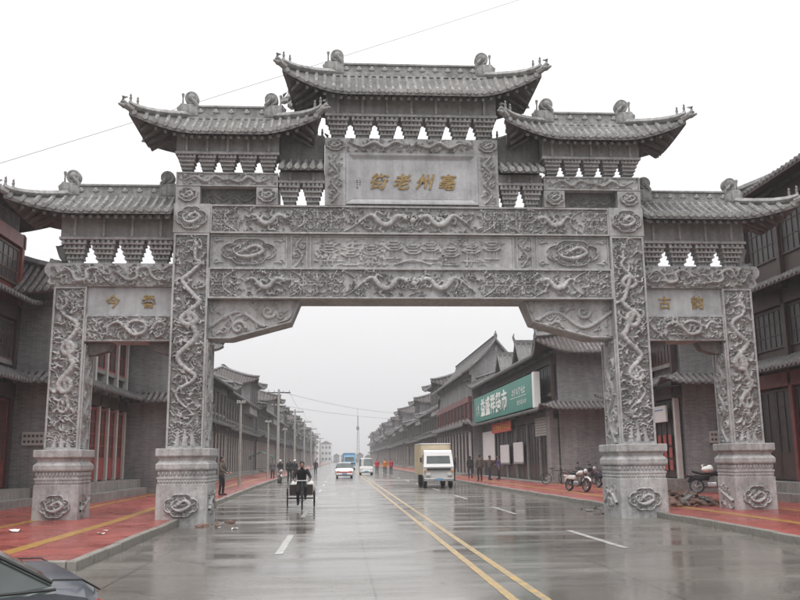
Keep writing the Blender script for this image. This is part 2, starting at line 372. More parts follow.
# ---------------------------------------------------------------- relief carving as a height field
class HF:
    def __init__(s, w, h, res=0.018):
        s.w, s.h = w, h; s.nx = max(4, int(round(w / res))); s.ny = max(4, int(round(h / res)))
        s.dx, s.dy = w / s.nx, h / s.ny
        s.H = np.zeros((s.ny + 1, s.nx + 1)); s.X, s.Y = np.meshgrid(np.linspace(0, w, s.nx + 1), np.linspace(0, h, s.ny + 1)); s.mask = None
    def stamp(s, x, y, r, h, floor=0.0):
        i0, i1 = int((x - r) / s.dx), int((x + r) / s.dx) + 2; j0, j1 = int((y - r) / s.dy), int((y + r) / s.dy) + 2
        i0, j0 = max(i0, 0), max(j0, 0); i1, j1 = min(i1, s.nx + 1), min(j1, s.ny + 1)
        if i0 >= i1 or j0 >= j1: return
        d = ((s.X[j0:j1, i0:i1] - x) ** 2 + (s.Y[j0:j1, i0:i1] - y) ** 2) / (r * r)
        v = np.where(d < 1, floor + h * np.sqrt(np.maximum(0, 1 - d * d)), 0)
        np.maximum(s.H[j0:j1, i0:i1], v, out=s.H[j0:j1, i0:i1])
    def pit(s, x, y, r, h):
        d = ((s.X - x) ** 2 + (s.Y - y) ** 2) / (r * r); s.H = np.where(d < 1, np.minimum(s.H, h), s.H)
    def stroke(s, pts, r0, r1=None, h=0.05, scal=0.0, floor=0.0):
        r1 = r0 if r1 is None else r1; p = smooth_path(pts)
        seg = np.hypot(np.diff(p[:, 0]), np.diff(p[:, 1])); L = np.concatenate([[0], np.cumsum(seg)]); tot = L[-1]
        if tot <= 0: return
        n = max(2, int(tot / max(0.006, min(r0, r1) * 0.45 + 0.004))); ts = np.linspace(0, tot, n)
        xs = np.interp(ts, L, p[:, 0]); ys = np.interp(ts, L, p[:, 1])
        for k in range(n):
            f = k / (n - 1); r = r0 + (r1 - r0) * f
            s.stamp(xs[k], ys[k], max(r, 0.008), h * (0.55 + 0.45 * r / max(r0, r1)) * (1 + scal * math.sin(ts[k] * 70)), floor)
    def line(s, pts, r, h): s.stroke(pts, r, r, h)
    def build(s, name, mat, parent, fn):
        nx, ny = s.nx, s.ny; H = s.H + np.random.RandomState(int(s.w * 1000 + s.h * 7000) % 99991).uniform(-.004, .004, s.H.shape) * (s.H > .004)
        P = [fn(x, y, h * 1.45) for x, y, h in zip(s.X.ravel(), s.Y.ravel(), H.ravel())]
        F = []
        W = nx + 1
        for j in range(ny):
            for i in range(nx):
                if s.mask is not None and not (s.mask[j, i] or s.mask[j + 1, i + 1]): continue
                a = j * W + i; F.append((a, a + 1, a + 1 + W, a + W))
        me = bpy.data.meshes.new(name); me.from_pydata(P, [], F)
        if s.mask is not None:
            bm = bmesh.new(); bm.from_mesh(me); bmesh.ops.delete(bm, geom=[v for v in bm.verts if not v.link_faces], context='VERTS'); bm.to_mesh(me); bm.free()
        me.materials.append(MATS[mat]); me.polygons.foreach_set('use_smooth', [True] * len(me.polygons)); me.update()
        return link(name, me, parent)
def smooth_path(pts, k=8):
    P = np.array(pts, float)
    if len(P) < 3: return P
    Q = np.vstack([2 * P[0] - P[1], P, 2 * P[-1] - P[-2]]); out = []
    for i in range(1, len(Q) - 2):
        p0, p1, p2, p3 = Q[i - 1:i + 3]
        for t in np.linspace(0, 1, k, endpoint=False):
            out.append(0.5 * ((2 * p1) + (-p0 + p2) * t + (2 * p0 - 5 * p1 + 4 * p2 - p3) * t * t + (-p0 + 3 * p1 - 3 * p2 + p3) * t ** 3))
    out.append(P[-1]); return np.array(out)
def swirl(hf, x, y, s, d=1, turns=1.25, h=0.04, r=None, tail=None):
    a0 = math.atan2(tail[1], tail[0]) if tail else 0
    pts = []
    for i in range(10):
        t = i / 9; a = a0 + d * (1 - t) * turns * 2 * math.pi; q = s * (0.18 + 0.82 * t); pts.append((x + q * math.cos(a), y + q * math.sin(a)))
    if tail: pts.append((x + tail[0] * s * 2.1, y + tail[1] * s * 1.7))
    hf.stroke(pts, (r or s * 0.22) * 0.8, r or s * 0.22, h)
def clouds(hf, rng, n, s0, s1, h, box=None):
    x0, x1, y0, y1 = box or (0, hf.w, 0, hf.h); c = 0
    for _ in range(n * 8):
        x, y, s = rng.uniform(x0, x1), rng.uniform(y0, y1), rng.uniform(s0, s1)
        j, i = min(hf.ny, int(y / hf.dy)), min(hf.nx, int(x / hf.dx))
        if hf.H[j, i] > h * 0.5 and rng.random() > 0.13: continue
        a = rng.uniform(0, 6.28); 
        if rng.random() < 0.55: swirl(hf, x, y, s, rng.choice((-1, 1)), rng.uniform(0.9, 1.4), h, None, (math.cos(a), math.sin(a)))
        else:
            t = (math.cos(a), math.sin(a)); nrm = (-t[1], t[0]); k = rng.uniform(0.4, 0.9) * rng.choice((-1, 1))
            hf.stroke([(x - t[0] * s * 1.6, y - t[1] * s * 1.6), (x + nrm[0] * s * k, y + nrm[1] * s * k), (x + t[0] * s * 1.2, y + t[1] * s * 1.2), (x + t[0] * s * 2.3 - nrm[0] * s * k, y + t[1] * s * 2.3 - nrm[1] * s * k)], s * 0.36, s * 0.06, h)
        c += 1
        if c >= n: break
def dragon(hf, spine, r, rng, h=0.085, legs=(0.2, 0.38, 0.62, 0.8)):
    p = smooth_path(spine, 14); seg = np.hypot(np.diff(p[:, 0]), np.diff(p[:, 1])); L = np.concatenate([[0], np.cumsum(seg)]); tot = L[-1]
    at = lambda t: (np.interp(t * tot, L, p[:, 0]), np.interp(t * tot, L, p[:, 1]))
    def tan(t):
        a, b = at(max(0, t - .012)), at(min(1, t + .012)); d = math.hypot(b[0] - a[0], b[1] - a[1]) or 1; return ((b[0] - a[0]) / d, (b[1] - a[1]) / d)
    rad_ = lambda t: r * (0.62 + 0.5 * math.sin(min(1, t * 1.25) * math.pi * 0.8)) * (1 - 0.72 * max(0, t - 0.55) / 0.45)
    n = int(tot / (r * 0.28))
    for k in range(n):                               # scaled body
        t = k / (n - 1); x, y = at(t); hf.stamp(x, y, rad_(t), h * (0.5 + 0.5 * rad_(t) / r) * (1 + 0.17 * (k % 2) - .1 * (k % 3 == 0)))
    m = int(tot / (r * 0.75))
    for k in range(2, m - 1):                        # back fin
        t = k / m; x, y = at(t); tx, ty = tan(t); q = rad_(t)
        hf.stroke([(x - ty * q * .8, y + tx * q * .8), (x - ty * q * 1.55 + tx * q * .5, y + tx * q * 1.55 + ty * q * .5)], q * 0.30, q * 0.10, h * 0.55)
    for k, t in enumerate(legs):                     # legs with spread claws
        x, y = at(t); tx, ty = tan(t); sgn = 1 if k % 2 else -1; nx, ny = -ty * sgn, tx * sgn; q = rad_(t)
        kx_, ky_ = x + nx * q * 1.9 + tx * q * .9, y + ny * q * 1.9 + ty * q * .9
        fx, fy = kx_ + nx * q * .8 - tx * q * 1.5, ky_ + ny * q * .8 - ty * q * 1.5
        hf.stroke([(x, y), (kx_, ky_), (fx, fy)], q * .62, q * .32, h * 0.85)
        b = math.atan2(fy - ky_, fx - kx_)
        for da in (-0.9, -0.3, 0.3, 0.9, 2.4):
            hf.stroke([(fx, fy), (fx + math.cos(b + da) * q * .8, fy + math.sin(b + da) * q * .8), (fx + math.cos(b + da * 1.5) * q * 1.35, fy + math.sin(b + da * 1.5) * q * 1.35)], q * .22, q * .08, h * 0.7)
        hf.stroke([(kx_, ky_), (kx_ + tx * q * 1.2, ky_ + ty * q * 1.2), (kx_ + tx * q * 2.0 + nx * q * .5, ky_ + ty * q * 2.0 + ny * q * .5)], q * .2, q * .06, h * .5)
    x, y = at(0); tx, ty = tan(0); fx, fy = -tx, -ty; nx, ny = -fy, fx; R = r * 1.15   # head looks back along -tangent
    P = lambda a, b: (x + fx * R * a + nx * R * b, y + fy * R * a + ny * R * b)
    hf.stamp(*P(0.2, 0), R * .95, h * 1.15)
    hf.stroke([P(.5, .15), P(1.3, .35), P(1.75, .75)], R * .42, R * .26, h * 1.15)
    hf.stroke([P(.5, -.35), P(1.2, -.6), P(1.5, -.55)], R * .3, R * .16, h * .95)
    for b in (.35, -.35): hf.stroke([P(-.1, b), P(-.9, b * 2.4), P(-1.7, b * 2.2), P(-2.1, b * 3.4)], R * .2, R * .07, h)
    for a in np.linspace(-1.5, 1.5, 7): hf.stroke([P(-.4, a * .5), P(-1.1, a * 1.0), P(-1.6, a * 1.7)], R * .2, R * .06, h * .7)
    for b in (.9, -.7): hf.stroke([P(1.2, b * .6), P(1.9, b * 1.6), P(1.4, b * 2.4)], R * .1, R * .05, h * .6)
    hf.pit(*P(.45, .32), R * .2, h * .5); hf.pit(*P(.55, -.3), R * .12, h * .5); hf.pit(*P(1.55, .5), R * .1, h * .6)
def flames(hf, rng, n, L0=.10, L1=.2, r=.034, h=.09):
    for _ in range(n):
        x_, y_ = rng.uniform(.05, hf.w - .05), rng.uniform(.05, hf.h - .05); g_ = rng.uniform(0, 6.28); L_ = rng.uniform(L0, L1); kk = rng.uniform(-.08, .08)
        hf.stroke([(x_, y_), (x_ + L_ * .5 * math.cos(g_) - kk * math.sin(g_), y_ + L_ * .5 * math.sin(g_) + kk * math.cos(g_)), (x_ + L_ * math.cos(g_), y_ + L_ * math.sin(g_))], r, .009, h)
def waves(hf, y0, s, h):
    nx = int(hf.w / s) + 2
    for row in range(2):
        for i in range(nx):
            cx = (i + 0.5 * (row % 2)) * s - s * .25; cy = y0 - row * s * .45
            for q in (0.62, 0.38, 0.16): hf.stroke([(cx + s * q * math.cos(a), cy + s * q * math.sin(a)) for a in np.linspace(0.1, math.pi - .1, 9)], s * .055, s * .055, h)

# ---------------------------------------------------------------- tiled roof with swept eaves
def prof(v): return v * (0.62 + 0.38 * v)
def roof(name, parent, xf, xl, xr, D, ze, zr, hipL=None, hipR=None, lift=0.6, flare=0.25, ua=1.6, pitch=0.22, mat='stone_roof', single=True,
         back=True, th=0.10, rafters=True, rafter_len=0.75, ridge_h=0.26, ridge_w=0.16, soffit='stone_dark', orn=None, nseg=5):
    """local x along the ridge, y<0 to the front; hipL/hipR = ridge inset (None = plain cut end)"""
    Rl, Rr = xl + (hipL or 0), xr - (hipR or 0)
    def c(x):
        q = 0.0
        if hipL is not None: q = max(q, 1 - (x - xl) / ua)
        if hipR is not None: q = max(q, 1 - (xr - x) / ua)
        return max(0, q) ** 2
    def cs(y): return max(0.0, 1 - (D - abs(y)) / min(ua, D)) ** 2
    def sgx(x): return (-1 if (hipL is not None and x < (xl + xr) / 2) else (1 if (hipR is not None and x > (xl + xr) / 2) else 0))
    def front_path(x, sg):
        q = c(x); e = Vector((x + sgx(x) * flare * q, sg * (D + flare * q), ze + lift * q))
        if x < Rl and hipL: s = (Rl - x) / hipL; rx = Rl; cx = xl - flare
        elif x > Rr and hipR: s = (x - Rr) / hipR; rx = Rr; cx = xr + flare
        else: s = 0
        if s <= 0: tp = Vector((x, 0, zr)); vm = 1.0
        else:
            vm = 1 - s; tp = Vector((lerp(rx, cx, s), sg * (D + flare) * s, ze + lift + (zr - ze - lift) * prof(vm)))
        out = []
        for i in range(nseg + 1):
            f = i / nseg; p = e.lerp(tp, f); g = prof(f * vm) / prof(vm) if vm > 0.02 else f
            p.z = e.z + (tp.z - e.z) * g; out.append(p)
        return out
    def side_path(y, end):
        q = cs(y); sx = -1 if end == 'L' else 1; X0 = xl if end == 'L' else xr; ins = hipL if end == 'L' else hipR; rx = Rl if end == 'L' else Rr
        e = Vector((X0 + sx * flare * q, y + (1 if y > 0 else -1) * flare * q, ze + lift * q)); s = abs(y) / D; vm = 1 - s
        tp = Vector((lerp(rx, X0 + sx * flare, s), (1 if y > 0 else -1) * (D + flare) * s, (ze + lift) + (zr - ze - lift) * prof(vm))) if s > 0 else Vector((rx, 0, zr))
        out = []
        for i in range(nseg + 1):
            f = i / nseg; p = e.lerp(tp, f); g = prof(f * vm) / prof(vm) if vm > 0.02 else f
            p.z = e.z + (tp.z - e.z) * g; out.append(p)
        return out
    def clamp_rows(a, b):
        n = max(1, round((b - a) / pitch)); return [a + (b - a) * (i + .5) / n for i in range(n)], [a + (b - a) * i / n for i in range(n + 1)]
    base = MB(); rows = []                           # rows: (path, outward dir, front?)
    fx, fxe = clamp_rows(xl + 0.02, xr - 0.02)
    for sg in (-1, 1):
        cols = [front_path(x, sg) for x in fxe]
        base.ringloft(cols, cap=False, closed=False)
        lo = [[p - Vector((0, 0, th)) for p in cpts] for cpts in cols]; base.ringloft(lo, cap=False, closed=False)
        base.ringloft([[a[0], b[0]] for a, b in zip(cols, lo)], cap=False, closed=False)
        for x in fx: rows.append((front_path(x, sg), Vector((0, sg, 0)), sg < 0))
    for end, hp in (('L', hipL), ('R', hipR)):
        if not hp: 
            k = 0 if end == 'L' else -1          # close the cut end
            for sg in (-1, 1):
                cp = front_path(xl + .02 if end == 'L' else xr - .02, sg); base.ringloft([cp, [p - Vector((0, 0, th)) for p in cp]], cap=False, closed=False)
            continue
        sy, sye = clamp_rows(-D + 0.02, D - 0.02)
        cols = [side_path(y, end) for y in sye]; base.ringloft(cols, cap=False, closed=False)
        lo = [[p - Vector((0, 0, th)) for p in cpts] for cpts in cols]; base.ringloft(lo, cap=False, closed=False)
        base.ringloft([[a[0], b[0]] for a, b in zip(cols, lo)], cap=False, closed=False)
        for y in sy: rows.append((side_path(y, end), Vector((-1 if end == 'L' else 1, 0, 0)), True))
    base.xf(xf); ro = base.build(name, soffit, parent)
    trng = random.Random(int(abs(xl * 100) + abs(zr * 10)))
    def tile(mb, path, out):
        r = pitch * 0.285 * trng.uniform(.92, 1.08); side = Vector((out.y, -out.x, 0)); side.normalize(); rings = []; jit = side * trng.uniform(-.012, .012)
        path = [p + jit for p in path]
        for i, p in enumerate(path):
            for k in ((1.10,) if i == 0 else (0.90, 1.10) if i < len(path) - 1 else (0.90,)):
                rings.append([p + side * r * k * math.cos(a) + Vector((0, 0, 1)) * (r * k * 1.35 * math.sin(a) + 0.004) for a in (0, math.pi / 3, 2 * math.pi / 3, math.pi)])
        mb.ringloft(rings, cap=False, closed=False)
        e = path[0] + out * 0.03; R = r * 1.12; ctr = e + Vector((0, 0, r * 0.35)); o = len(mb.v)   # round end tile
        mb.v += [tuple(ctr + side * R * math.cos(a * math.pi / 4) + Vector((0, 0, 1)) * R * math.sin(a * math.pi / 4)) for a in range(8)]
        mb.v += [tuple(ctr - out * 0.10 + side * R * math.cos(a * math.pi / 4) + Vector((0, 0, 1)) * R * math.sin(a * math.pi / 4)) for a in range(8)]
        mb.f.append(tuple(o + a for a in range(8))); mb.f += [(o + a, o + (a + 1) % 8, o + 8 + (a + 1) % 8, o + 8 + a) for a in range(8)]
    rest = MB()
    for path, out, vis in rows:
        if single and vis:
            t = MB(); tile(t, path, out); t.xf(xf); t.build('roof_tile', mat, ro, smooth=50)
        elif vis or back: tile(rest, path, out)
    if rest.v: rest.xf(xf); rest.build('roof_tiles', mat, ro, smooth=50, kind='stuff')
    if rafters:
        rf = MB(); hw = pitch * 0.2
        for path, out, vis in rows:
            if not vis: continue
            pl_ = sum((q_ - p_).length for p_, q_ in zip(path, path[1:]))
            if pl_ < .35: continue
            a = path[0] - out * 0.10 - Vector((0, 0, th + 0.055)); d = (path[1] - path[0]); d = d.normalized() * min(rafter_len, pl_ * .55); b = a + d; side = Vector((out.y, -out.x, 0)) * hw; up = Vector((0, 0, 0.05))
            rf.add([a - side - up, a + side - up, a + side + up, a - side + up, b - side - up, b + side - up, b + side + up, b - side + up], [(0, 1, 2, 3), (4, 5, 6, 7), (0, 1, 5, 4), (1, 2, 6, 5), (2, 3, 7, 6), (3, 0, 4, 7)])
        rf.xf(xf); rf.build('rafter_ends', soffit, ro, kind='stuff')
    rg = MB(); rg.box(Rl - .05 if hipL else xl, Rr + .05 if hipR else xr, -ridge_w / 2, ridge_w / 2, zr - 0.12, zr + ridge_h)
    rg.box(Rl - .07 if hipL else xl, Rr + .07 if hipR else xr, -ridge_w * .8, ridge_w * .8, zr + ridge_h + .003, zr + ridge_h + .055)
    rg.box(Rl - .07 if hipL else xl, Rr + .07 if hipR else xr, -ridge_w * .75, ridge_w * .75, zr - 0.1, zr + 0.035)
    rg.xf(xf); rgo = rg.build('ridge', mat, ro)
    for hp, rx, cx in ((hipL, Rl, xl - flare), (hipR, Rr, xr + flare)):
        if not hp: continue
        for sg in (-1, 1):
            pts = []
            for i in range(9):
                s = i / 8; vm = 1 - s; pts.append(Vector((lerp(rx, cx, s), sg * (D + flare) * s, ze + lift + (zr - ze - lift) * prof(vm) + 0.05 + .14 * s ** 6)))
            q = MB(); q.tube(pts, [ridge_w * .72] * 7 + [ridge_w * .66, ridge_w * .58], 6); q.xf(xf); q.build('hip_ridge', mat, ro, smooth=60)
    return ro, dict(Rl=Rl, Rr=Rr, front_path=front_path)

# ---------------------------------------------------------------- the archway
gate = empty('memorial_archway', 'grey carved stone memorial archway with five tiled roofs spanning the wet street', 'archway')
RNG = random.Random(11)
IN, IO, OI, OO = 5.777, 6.765, 9.19, 10.09
YI, YO = 1.30, 1.30                                    # back faces
SB = 0.39                                              # outer bays stand back
def front(x0, y, z0): return lambda u, v, h: (x0 + u, y - h, z0 + v)
def faceX(x, y0, z0, sg): return lambda u, v, h: (x + sg * h, y0 + u, z0 + v)
def frame(parent, x0, x1, z0, z1, y, wd=0.055, dp=0.05, mat='stone'):
    b = MB(); b.box(x0, x1, y - dp, y + .01, z1 - wd, z1); b.box(x0, x1, y - dp, y + .01, z0, z0 + wd)
    b.box(x0, x0 + wd, y - dp + .001, y + .01, z0 + wd, z1 - wd); b.box(x1 - wd, x1, y - dp + .001, y + .01, z0 + wd, z1 - wd)
    return b.build('border', mat, parent)
def lobed(hf, cx, cy, a, b, n=4, r=0.03, h=0.06, amp=0.12):
    pts = []
    for i in range(49):
        t = 2 * math.pi * i / 48; q = (1 + amp * math.cos(n * t)) if n != 4 else (.90 + amp * .9 * abs(math.cos(2 * t)) ** .6 + amp * .9 * abs(math.sin(4 * t))); pts.append((cx + a * q * math.cos(t), cy + b * q * math.sin(t)))
    hf.stroke(pts, r, r, h)
def pillar_relief(w, h, seed, flip):
    rng = random.Random(seed); hf = HF(w, h); n = max(4, int(h / .66)); sp = []; d = 1 if flip else -1
    for i in range(n + 1):                              # body thrown from side to side, here and there looped
        yc = h * (0.86 - 0.72 * i / n) + rng.uniform(-.06, .06); k = d * (1 if i % 2 else -1); a = .29 * w * rng.uniform(.8, 1.08); q = rng.uniform(.14, .22); m_ = rng.uniform(-.06, .06)
        if rng.random() < .4:
            for t_ in range(7): g_ = math.pi * (.25 + t_ * .30); sp.append((w * .5 + m_ + k * a * .75 * math.sin(g_) * (1.1 - .05 * t_), yc + q * 1.0 * math.cos(g_)))
        else: sp += [(w * .5 + m_ + k * a * .55, yc + q), (w * .5 + k * a, yc + q * .25), (w * .5 + k * a * .62, yc - q * .75)]
    dragon(hf, [(w * .5 - d * .12, h * .95)] + sp, 0.076, rng, 0.088, (0.06, 0.17, 0.29, 0.42, 0.55, 0.68, 0.82))
    for _ in range(int(9 * h)):                          # flames and cloud tails lapping over the body
        x_, y_ = rng.uniform(.08, w - .08), rng.uniform(.1 * h, .9 * h); g_ = rng.uniform(0, 6.28); L_ = rng.uniform(.10, .2); kk = rng.uniform(-.09, .09)
        hf.stroke([(x_, y_), (x_ + L_ * .5 * math.cos(g_) - kk * math.sin(g_), y_ + L_ * .5 * math.sin(g_) + kk * math.cos(g_)), (x_ + L_ * math.cos(g_), y_ + L_ * math.sin(g_))], .038, .01, .10)
    waves(hf, h * 0.055, w * .36, 0.05)
    for k in range(3): hf.stroke([(w * (.25 + .25 * k), 0), (w * (.28 + .22 * k), h * .04), (w * (.3 + .2 * k), h * (.07 + .02 * (k == 1)))], w * .1, w * .03, 0.07)
    clouds(hf, rng, int(30 * h * w / 2.2), 0.05, 0.10, 0.08); clouds(hf, rng, int(80 * h * w / 2.2), 0.028, 0.06, 0.062); clouds(hf, rng, int(60 * h * w / 2.2), 0.02, 0.04, 0.04)
    return hf
def scroll_relief(w, h, seed, H=0.05):
    rng = random.Random(seed); hf = HF(w, h, 0.02)
    long_ = max(w, h); n = int(long_ / (min(w, h) * .62)); sp = []
    for i in range(n + 1):
        t = i / n; o = 0.5 + 0.22 * (1 if i % 2 else -1); sp.append((w * o, h * t) if h > w else (w * t, h * o))
    hf.stroke(sp, min(w, h) * .05, min(w, h) * .05, H)
    for i, p in enumerate(sp[1:-1]):
        q = min(w, h); d = -1 if i % 2 else 1
        c = (w - p[0], p[1]) if h > w else (p[0], h - p[1]); swirl(hf, c[0], c[1], q * .2, d, 1.2, H, q * .05)
    clouds(hf, rng, int(26 * w * h / (min(w, h) ** 2) * .35), min(w, h) * .06, min(w, h) * .13, H * .8)
    return hf
def beam_relief(w, h, seed):
    rng = random.Random(seed); hf = HF(w, h); u = w / 400
    marks = [0, 25, 78, 130, 270, 322, 375, 400]; R = 0.02
    for k, m in enumerate(marks[1:-1]):
        x = m * u; b = 10 * u * (1 if m < 200 else -1) * (-1 if k in (1, 2, 5) else 1)
        hf.stroke([(x, .02), (x - b, h * .25), (x - b * 1.3, h * .5), (x - b, h * .75), (x, h - .02)], R, R, 0.06)
    for a, b in ((0, 25), (78, 130), (270, 322), (375, 400)):            # interlaced ribbons
        n = max(1, round((b - a) / 13)); s = (b - a) / n * u
        for i in range(n):
            for j in (0.3, 0.7):
                cx, cy = a * u + (i + .5) * s, h * j
                for q in (0.40, 0.22): lobed(hf, cx, cy, s * q, h * .21 * q / .40, 4, 0.014, 0.045, 0.25)
        for i in range(n + 1): hf.stroke([(a * u + i * s, h * .1), (a * u + i * s + .05, h * .5), (a * u + i * s, h * .9)], .016, .016, .04)
    def drag(x0, x1, amp, flip, r, n):
        sp = []
        for i in range(n + 1):
            t = i / n; x = x0 + (x1 - x0) * (t if not flip else 1 - t); sp.append((x, h * (.5 + amp * math.sin(t * n * math.pi / 2 * 1.1 + .5))))
        dragon(hf, sp, r, rng, 0.085, (0.22, 0.42, 0.62, 0.8))
    drag(34 * u, 72 * u, .20, True, .075, 5); drag(328 * u, 366 * u, .20, False, .075, 5)
    drag(142 * u, 193 * u, .22, True, .08, 6); drag(207 * u, 258 * u, .22, False, .08, 6)
    hf.stamp(200 * u, h * .5, .10, .09); lobed(hf, 200 * u, h * .5, .16, .16, 6, .02, .06)
    flames(hf, rng, 60, .08, .16, .028, .085); clouds(hf, rng, 90, .045, .085, .07); clouds(hf, rng, 170, .025, .05, .055)
    return hf
def medallion(w, h, seed, a, b, masked=True):
    rng = random.Random(seed); hf = HF(w, h, 0.016); cx, cy = w / 2, h / 2
    lobed(hf, cx, cy, a, b, 4, .022, .06, .10); lobed(hf, cx, cy, a * .86, b * .86, 4, .012, .04, .10)
    r = min(a, b) * .17
    dragon(hf, [(cx - a * .15, cy + b * .1), (cx + a * .25, cy + b * .42), (cx + a * .55, cy), (cx + a * .1, cy - b * .45), (cx - a * .4, cy - b * .35), (cx - a * .6, cy + b * .15), (cx - a * .3, cy + b * .5)], r, rng, .075, (.2, .5, .75))
    q = np.sqrt(((hf.X - cx) / a) ** 2 + ((hf.Y - cy) / b) ** 2); th = np.arctan2((hf.Y - cy) / b, (hf.X - cx) / a)
    clouds(hf, rng, 46, r * .4, r * .9, .055, (cx - a * .75, cx + a * .75, cy - b * .75, cy + b * .75))
    inside = q < (.90 + .09 * np.abs(np.cos(2 * th)) ** .6 + .09 * np.abs(np.sin(4 * th))) * 1.05
    if masked: hf.mask = inside
    return hf, inside
def pedestal(x0, x1, y0, y1, z1, seed, inner):
    """x0<x1 footprint of the body; inner = +1 if the road side is +x"""
    prf = [(0.0, 0.0), (1.05, 0.0), (1.06, -.02), (1.19, -.02), (1.20, .0), (1.25, .0), (1.26, -.035), (1.42, -.035), (1.43, .02), (1.47, .035), (1.58, .035), (1.63, -.005), (1.68, -.05), (1.74, -.035), (1.78, .02), (1.81, .045), (1.98, .045), (2.0, .03)]
    k = z1 / 2.0; rings = []
    for z, o in prf: rings.append([(x0 - o, y0 - o, z * k), (x1 + o, y0 - o, z * k), (x1 + o, y1 + o, z * k), (x0 - o, y1 + o, z * k)])
    p = MB().ringloft(rings).build('pedestal', 'stone', gate)
    bd = MB()
    for z, rz_, o, n in ((1.34, .075, -.035, 13), (1.125, .04, -.02, 17)):
        for i in range(n):
            x = lerp(x0 + .05, x1 - .05, i / (n - 1)); bd.ell((x, y0 - o, z * k), ((x1 - x0) / n * .36, .045 if n == 13 else .03, rz_), 6, 4)
        for i in range(n):
            y = lerp(y0 + .05, y1 - .05, i / (n - 1)); xx = x1 + o if inner > 0 else x0 - o; bd.ell((xx, y, z * k), (.045 if n == 13 else .03, (y1 - y0) / n * .36, rz_), 6, 4)
    bd.build('bead_band', 'stone', p, smooth=True, kind='stuff')
    w = (x1 - x0) * .74; h = .74
    hf, _ = medallion(w, h, seed, w * .42, h * .38); hf.build('medallion', 'stone', p, front(x0 + (x1 - x0 - w) / 2, y0 - .004, .14))
    hf = scroll_relief((y1 - y0) * .7, .7, seed + 3, .045); xx = x1 if inner > 0 else x0
    hf.build('side_carving', 'stone', p, faceX(xx + inner * .004, y0 + (y1 - y0) * .15, .18, inner))
    return p
for sg in (-1, 1):
    X = lambda a, b: (min(sg * a, sg * b), max(sg * a, sg * b))
    inner = -sg
    # pedestals
    pedestal(*X(5.60, 6.94), -.14, YI + .14, 2.0, 21 + sg, inner)
    pedestal(*X(9.07, 10.25), SB - .12, YO + .12, 2.0, 31 + sg, inner)
    # inner pillar
    x0, x1 = X(IN, IO); b = MB(); b.box(x0, x1, .10, YI, 2.0, 8.003); pl = b.build('pillar', 'stone', gate)
    frame(pl, x0, x1, 2.003, 7.99, .10, .055, .10); pillar_relief(x1 - x0 - .10, 5.88, 41 + sg, sg > 0).build('dragon_relief', 'stone', pl, front(x0 + .05, .096, 2.06))
    xs = sg * IN; bb = MB()
    for ya, yb in ((.05, .11), (YI - .06, YI)): bb.box(*( (xs - .045, xs + .01) if sg > 0 else (xs - .01, xs + .045)), ya, yb, 2.003, 4.96)
    bb.build('border', 'stone', pl)
    scroll_relief(YI - .2, 2.9, 51 + sg).build('side_relief', 'stone', pl, faceX(xs - sg * .004, .12, 2.04, -sg))
    # outer pillar
    x0, x1 = X(OI, OO); b = MB(); b.box(x0, x1, SB + .10, YO, 2.0, 6.53); pl = b.build('pillar', 'stone', gate)
    frame(pl, x0, x1, 2.003, 6.52, SB + .10, .055, .10); pillar_relief(x1 - x0 - .10, 4.42, 61 + sg, sg < 0).build('dragon_relief', 'stone', pl, front(x0 + .05, SB + .096, 2.06))
    xs = sg * OI; bb = MB()
    for ya, yb in ((SB + .05, SB + .11), (YO - .06, YO)): bb.box(*((xs - .045, xs + .01) if sg > 0 else (xs - .01, xs + .045)), ya, yb, 2.003, 4.9)
    bb.build('border', 'stone', pl)
    scroll_relief(YO - SB - .2, 2.84, 71 + sg).build('side_relief', 'stone', pl, faceX(xs - sg * .004, SB + .12, 2.04, -sg))
    xs = sg * IO                                        # outer flank of the inner pillar
    # capital block with medallion
    x0, x1 = X(IN - .002, IO + .03); b = MB(); b.box(x0, x1, .0, YI + .05, 8.006, 8.853); bl = b.build('capital_block', 'stone', gate)
    hf, _ = medallion(.92, .78, 81 + sg, .40, .31); hf.build('medallion', 'stone', bl, front(x0 + .05, -.004, 8.04))
    # side bay: frieze, inscription panel, lower frieze
    x0, x1 = X(IO, 10.30); b = MB()
    tip = sg * 10.30; poly = [(sg * (IO + .003), 6.533), (sg * 10.16, 6.533), (sg * 10.30, 6.66), (sg * 10.24, 6.78), (sg * 10.38, 6.92), (sg * 10.40, 7.05), (sg * 10.32, 7.195), (sg * (IO + .003), 7.195)]
    b.prism(poly, SB + .02, YO); fr = b.build('frieze_beam', 'stone', gate)
    hf = HF(3.40, .60); rr = random.Random(91 + sg)
    dragon(hf, [(1.5, .32), (1.25, .48), (1.0, .40), (1.02, .18), (.75, .12), (.62, .34), (.40, .48), (.2, .3), (.06, .16)], .052, rr, .08); dragon(hf, [(1.9, .32), (2.15, .14), (2.4, .2), (2.42, .44), (2.7, .5), (2.82, .25), (3.05, .14), (3.2, .36), (3.34, .46)], .052, rr, .08); flames(hf, rr, 26)
    clouds(hf, rr, 46, .04, .085, .06); clouds(hf, rr, 70, .025, .045, .05)
    hf.build('dragon_relief', 'stone', fr, front(x0 + (.08 if sg < 0 else .03), SB + .016, 6.565))
    x0, x1 = X(IO + .003, OI - .003)
    b = MB(); b.box(x0, x1, SB + .12, YO - .1, 5.72, 6.53); b.box(x0, x1, SB + .07, SB + .119, 5.72, 5.755); pq = b.build('inscription_panel', 'stone_smooth', gate)
    chs = ('今', '譽') if sg < 0 else ('古', '韵')
    for i, ch in enumerate(chs):
        me = text_mesh(ch, .40, .012, 'gold', .006); o = link('gold_character', me, pq, (lerp(x0, x1, .29 if i == 0 else .70), SB + .105, 6.115)); o.rotation_euler = (math.pi / 2, 0, 0)
    b = MB(); b.box(x0, x1, SB + .06, YO - .05, 4.97, 5.717); lf = b.build('lower_frieze', 'stone', gate)
